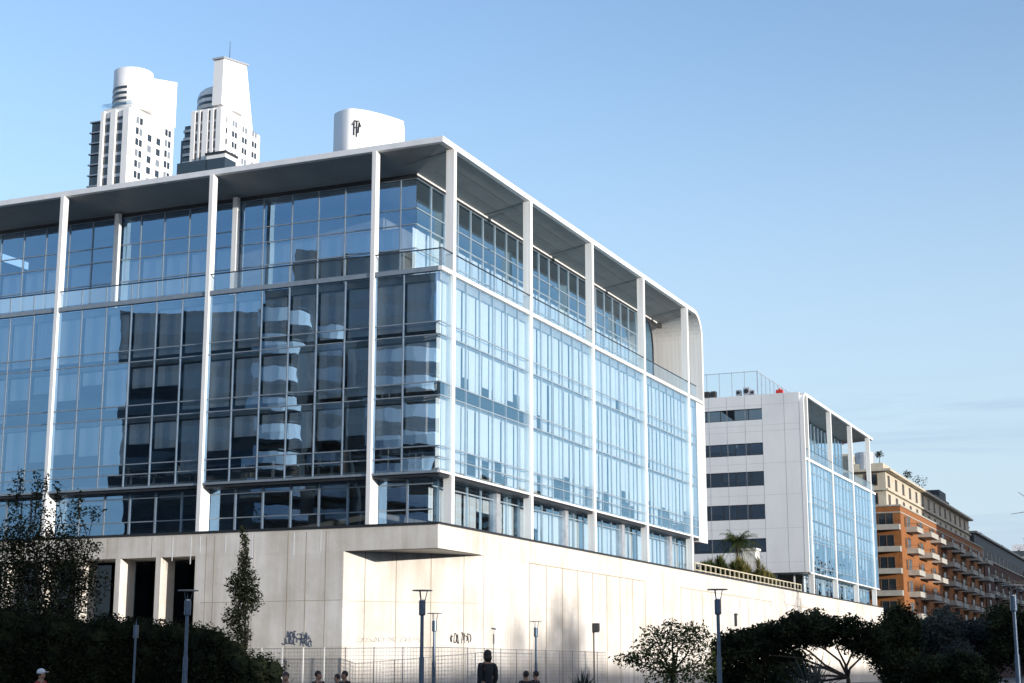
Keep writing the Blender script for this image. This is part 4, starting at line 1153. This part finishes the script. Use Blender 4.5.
# rear slab and drum
q=MB(); q.prism([(kx+9.5,ky-.02),(kx+W+.5,ky-.02),(kx+W+.5,ky+7),(kx+9.5,ky+7)],zr-.02,[zproj(kx+9.5,ky,78.5),zproj(kx+W+.5,ky,82.5),zproj(kx+W+.5,ky+7,81),zproj(kx+9.5,ky+7,78)]); q.build('rear_slab','tower_white',t1)
q=MB(); cx,cy=kx+6.2,ky+4.6; q.tube((cx,cy,zr-.1),(cx,cy,zt(64)),5.6,5.6,48); o=q.build('drum','tower_white',t1)
for p_ in o.data.polygons: p_.use_smooth=abs(p_.normal.z)<.5
q=MB(); q.prism([(cx,ky-.03),(cx+4.9,ky-.03),(cx+4.9,ky+4),(cx,ky+4)],zr,zt(67)); q.build('drum_flank','tower_white',t1)
for py in (83,88.5,94,99.5):
    q=MB(); n=12; pts_o=[]; pts_i=[]
    for i in range(n+1):
        a=math.radians(125+75*i/n); pts_o.append((cx+5.75*math.cos(a),cy+5.75*math.sin(a))); pts_i.append((cx+5.4*math.cos(a),cy+5.4*math.sin(a)))
    q.prism(pts_o+pts_i[::-1],zt(py)-.75,zt(py)+.0); q.build('slot_window','pane_dark',t1)
for r_ in range(14):
    for c_,(xx,ww) in enumerate(((2.4,1.3),(4.1,1.3),(8.0,1.8),(12.2,1.8),(16.2,1.2),(17.8,1.2))):
        if 1<c_<4 and r_==0: continue
        zz=zr-4.5-r_*3.25 - (0,0,.4,.2,-.6,-.6)[c_]
        q=MB(); q.box(kx+xx,kx+xx+ww,ky-.06,ky+.02,zz,zz+2.0); o=q.build('window','pane_dark' if (r_*7+c_*5)%3 else 'pane_grey',t1)
q=MB(); q.box(kx-.9,kx+3,ky-.5,ky+Dp,zr+1.1,zr+1.2); q.box(kx-.9,kx-.8,ky-.5,ky+Dp,zr,zr+1.15); q.build('terrace_rail','glass_screen',t1)
q=MB(); q.tube((cx-2,cy,zt(66)),(cx-2,cy,zt(66)+.9),.5); q.build('roof_vent','dark_metal',t1)
# right tower
DT=482
k0=pix(222.5,120,DT); kx,ky=k0.x,k0.y; zr=zt(106)
t2=empty('residential_tower',(kx,ky,0),'right white high-rise with a tapering block on top and an antenna','tower',TG)
W,Dp=22.0,11.4
q=MB(); q.prism([(kx,ky),(kx+W,ky),(kx+W,ky+Dp),(kx,ky+Dp)],0,zr-3); q.build('tower_wall','tower_white',t2)
tbox(t2,'upper_wall','tower_white',kx,kx+13,ky,ky+Dp,zr-3,zr)
for (a,b_) in ((0,1.8),(2.9,4.0),(5.0,7.0),(8.0,8.7),(9.9,Dp)): tbox(t2,'pier','tower_white',kx-.9,kx,ky+a,ky+b_,0,zr-.5)
for (a,b_) in ((1.8,2.9),(4.0,5.0),(7.0,8.0),(8.7,9.9)):
    o=tbox(t2,'glass_strip','pane_dark',kx-.3,kx-.02,ky+a,ky+b_,0,zr-1)
    z=zr-5
    while z>132: q=MB(); q.box(kx-.4,kx-.31,ky+a,ky+b_,z,z+.8); z-=3.2; q.build('spandrel','unit_metal',o)
tbox(t2,'glazed_wing','pane_dark',kx-.4,kx+6,ky+Dp+.05,ky+Dp+2.6,0,zt(121))
tbox(t2,'glazed_wing','pane_dark',kx+1.2,kx+8,ky+Dp+2.7,ky+Dp+5.0,0,zt(133))
for py in (128,136,144,152,160):
    tbox(t2,'wing_slab','mullion',kx-1.0,kx+6,ky+Dp+.05,ky+Dp+2.7,zt(py),zt(py)+.9)
cx,cy=kx+7.4,ky+6.3
q=MB(); q.tube((cx,cy,zr-.1),(cx,cy,zt(90)),7.2,7.2,56); q.tube((cx,cy,zt(90)),(cx,cy,zt(85.5)),7.2,6.6,56,cap=False); q.tube((cx,cy,zt(85.5)),(cx,cy,zt(82)),6.6,5.4,56,cap=False); q.tube((cx,cy,zt(82)),(cx,cy,zt(79)),5.4,3.4,56); o=q.build('rounded_stage','tower_white',t2)
for p_ in o.data.polygons: p_.use_smooth=abs(p_.normal.z)<.8
for py in (91.5,98,104.5):
    q=MB(); n=12; pts_o=[]; pts_i=[]
    for i in range(n+1):
        a=math.radians(120+85*i/n); pts_o.append((cx+7.3*math.cos(a),cy+7.3*math.sin(a))); pts_i.append((cx+6.9*math.cos(a),cy+6.9*math.sin(a)))
    q.prism(pts_o+pts_i[::-1],zt(py)-.9,zt(py)); q.build('slot_window','pane_dark',t2)
# tapering slab rising behind
q=MB(); zb,zc=zr-3.02,zt(66)
zl,zr2=zproj(kx+3.5,ky,63),zproj(kx+14.5,ky,67.5); q.extr([(kx+17.5,zb),(kx+.2,zb),(kx+.2,zr+.3),(kx-1.0,zr+.3),(kx-.6,zl),(kx+12.6,zr2)][::-1],'y',ky-.03,ky+3.6); q.build('tapered_block','tower_white',t2)
q=MB(); q.extr([(kx+13.2,zr2),(kx-1.2,zl-.02),(kx-1.2,zl+.6),(kx+13.2,zr2+.65)][::-1],'y',ky-.5,ky+4.0); q.build('roof_lip','unit_metal',t2)
q=MB(); q.tube((kx+6.3,ky+2.5,zc+.6),(kx+6.3,ky+2.5,zproj(kx+6.3,ky+2.5,41)),.16,.06,6); q.tube((kx+8,ky+2.5,zc+.6),(kx+8,ky+2.5,zt(59)),.08,.05,6); q.build('antenna','dark_metal',t2)
q=MB(); q.tube((kx-.3,ky+3.6,zr-1),(kx+3.4,ky+3.6,zc),.35,.35,8); q.build('edge_rib','dark_metal',t2) if False else None
for r_ in range(10):
    for c_,(xx,ww) in enumerate(((2.0,.8),(5.6,1.2),(7.2,1.2),(11.4,1.2),(13.0,1.2),(17.2,1.2),(18.8,1.2))):
        zz=zr-4.8-r_*3.6-(0,.0,0,.2,.2,-.2,-.2)[c_]
        q=MB(); q.box(kx+xx,kx+xx+ww,ky-.06,ky+.02,zz,zz+1.9); q.build('window','pane_dark' if (r_*5+c_*3)%3 else 'pane_grey',t2)
q=MB(); q.box(kx-2.2,kx+4.2,ky-3,ky+4,zt(160),zt(156)); q.build('lower_roof','tower_white',t2)
q=MB(); q.box(kx-2.6,kx+4.6,ky-3.4,ky+4.4,zt(156),zt(155)+.4); q.build('lower_lip','dark_metal',t2)
q=MB(); q.box(kx-2.1,kx+4.1,ky-2.9,ky+3.9,zt(190),zt(160)); q.build('lower_glazing','pane_dark',t2)
q=MB(); q.box(kx-2.4,kx-.95,ky+4.1,ky+15,zt(190),zt(160)); q.build('lower_wing','pane_dark',t2)

# ------------------------------------------------------------------ buildings left of the promenade, seen mirrored in the side glass
def mir(px,dist):
    p=spot(px,dist); return Vector((.2-p.x,p.y,0))
rd_=Vector((-HF.x,HF.y,0)); rr_=Vector((-HR.x,HR.y,0))      # mirrored forward / right
def slab_block(label,px0,px1,dist,ytop,depth,mt='body_dark',grp='waterfront apartment blocks left of the promenade'):
    a,b_=mir(px0,dist),mir(px1,dist); c,d=b_+rd_*depth,a+rd_*depth; ztop=1.25+(672-ytop)*dist/1623*1.0
    t=empty('waterfront_block',tuple(a),label,'apartment building',grp)
    pts=[(p.x,p.y) for p in (a,b_,c,d)]
    ar=sum(pts[i][0]*pts[(i+1)%4][1]-pts[(i+1)%4][0]*pts[i][1] for i in range(4))
    if ar<0: pts=pts[::-1]
    q=MB(); q.prism(pts,0,ztop); q.build('wall',mt,t)
    z=4; k=0
    while z<ztop-2:
        q=MB(); e=rr_*.3
        p0,p1=a-rd_*.05,b_-rd_*.05; q.face([p0+Vector((0,0,z)),p1+Vector((0,0,z)),p1+Vector((0,0,z+1.7)),p0+Vector((0,0,z+1.7))]); q.build('window_band','pane_dark',t); z+=3.05
    return t,a,b_,ztop
def round_balconies(t,px0,px1,dist,ytop,ybot,pitch=3.0):
    a,b_=mir(px0,dist),mir(px1,dist); w_=(b_-a).length; ztop=1.25+(672-ytop)*dist/1623; zb=max(2,1.25+(672-ybot)*dist/1623)
    z=ztop-1.9
    while z>zb:
        q=MB(); pts=[]
        # flat on the near-left, rounded towards the right end
        prof=[(0,2.2),(0,-.2),(w_*.35,-.75),(w_*.6,-.75),(w_*.8,-.5),(w_*.93,.1),(w_,.9),(w_*.97,2.2)]
        for (u_,v_) in prof: p=a+rr_*u_+rd_*(v_-1.2); pts.append((p.x,p.y))
        ar=sum(pts[i][0]*pts[(i+1)%len(pts)][1]-pts[(i+1)%len(pts)][0]*pts[i][1] for i in range(len(pts)))
        if ar<0: pts=pts[::-1]
        q.prism(pts,z,z+1.5); o_=q.build('balcony_band','tower_white',t); hr=MB(); hr.prism(pts,z+1.72,z+1.8); hr.build('handrail','dark_metal',o_); z-=pitch
t,a,b_,_=slab_block('dark long apartment block with a curved white balcony stack at one end',104,292,170,303,16)
round_balconies(t,240,292,168,303,660)
t,a,b_,_=slab_block('dark block with narrower curved white balconies behind the first stack',300,341,185,318,14)
round_balconies(t,303,339,183,318,660)
t,a,b_,_=slab_block('third dark block with wide curved white balconies',368,436,180,338,14)
round_balconies(t,371,433,178,338,660,3.2)
slab_block('tall dark apartment slab behind the balcony blocks',252,431,205,226,14)

# ------------------------------------------------------------------ unseen blocks added behind the camera, shaped to shade promenade and apartments
def back_block(label,x0,x1,y0,y1,h,mt,skew=0):
    t=empty('shade_block',(x0,y0,0),label,'apartment building','unseen blocks added for shade behind the promenade')
    q=MB(); q.prism([(x0,y0),(x1-skew,y0),(x1,y1),(x0,y1)],0,h); q.build('wall',mt,t)
    z=3.5
    while z<h-2.2: tbox(t,'window_band','pane_dark',x0+1,x1-1,y1,y1+.05,z,z+1.6); z+=3.3
    q=MB(); q.prism([(x0,y0),(x1-skew,y0),(x1,y1),(x0,y1)],h,h+.4); q.build('parapet','balcony_conc',t)
back_block('tall unseen brick block added for its shadow, far behind and left of the viewpoint',-190,-58,-190,-165,46,'brick_dark',7.6)
back_block('long low unseen rendered block added for its shadow, behind the promenade',-57.5,118,-188,-165,21.0,'render_cream')
back_block('middle-height unseen rendered block added for its shadow, behind the promenade to the right',118.5,143,-188,-165,34,'render_cream')
back_block('tallest unseen block added for its shadow, behind the promenade to the right',143.5,420,-192,-165,60,'brick_dark')
# low roofs and trees east of the podium, mirrored in the far glass
for k,(x,y,hh,rr) in enumerate(((262,-34,23,11),(275,-41,28,12),(292,-38,21,11),(318,-50,30,14),(350,-58,26,14))):
    rnd=random.Random(90+k); t=empty('poplar_tree',(x,y,0),['first','second','third','fourth','fifth'][k]+' tall dark tree beyond the right edge','tree','tall trees beyond the right edge')
    q=MB(); limb(q,(x,y,0),(x,y,hh*.7),.3,.12,4,.05,rnd); q.build('trunk','bark',t)
    q=MB(); leaf_cloud(q,(x,y,hh*.6),(rr*.5,rr*.5,hh*.42),700,.5,.2,rnd); leaf_cloud(q,(x+2,y,hh*.45),(rr*.6,rr*.6,hh*.3),500,.5,.2,rnd); q.build('crown','leaf_dark',t)

# unseen tall tree added far behind and right of the viewpoint: its soft shadow falls on the podium wall
rnd=random.Random(123); TX,TY=-15.5,-122; st=empty('shadow_tree',(TX,TY,0),'tall unseen tree added far behind the viewpoint for its shadow on the podium wall','tree')
q=MB(); limb(q,(TX,TY,0),(TX,TY,13),.32,.2,4,.03,rnd)
for k in range(7):
    a=k*.9; limb(q,(TX,TY,12.8),(TX+3*math.cos(a),TY+3*math.sin(a),16.5+rnd.random()*2),.12,.04,3,.15,rnd)
q.build('trunk','bark',st)
q=MB()
for k in range(12): leaf_cloud(q,(TX+rnd.gauss(0,3.2),TY+rnd.gauss(0,2),17+rnd.gauss(0,1.6)),(2.6,2.6,2.1),330,.22,.1,rnd)
q.build('crown','leaf_dark',st)

wh=empty('waterfront_warehouse',(300,-80,0),'long low brick warehouse beyond the right edge, mirrored in the far glass','warehouse')
tbox(wh,'wall','brick_dark',300,470,-80,-52,0,21); tbox(wh,'parapet','slate',299.5,470.5,-80.5,-51.5,21,21.6)
for k in range(5): tbox(wh,'window_band','pane_dark',299.93,300.02,-79,-53,2+k*4,4+k*4)
for k in range(3): tbox(wh,'roof_tank','slate',306+k*18,312+k*18,-68,-62,21.6,25+2*(k%2))
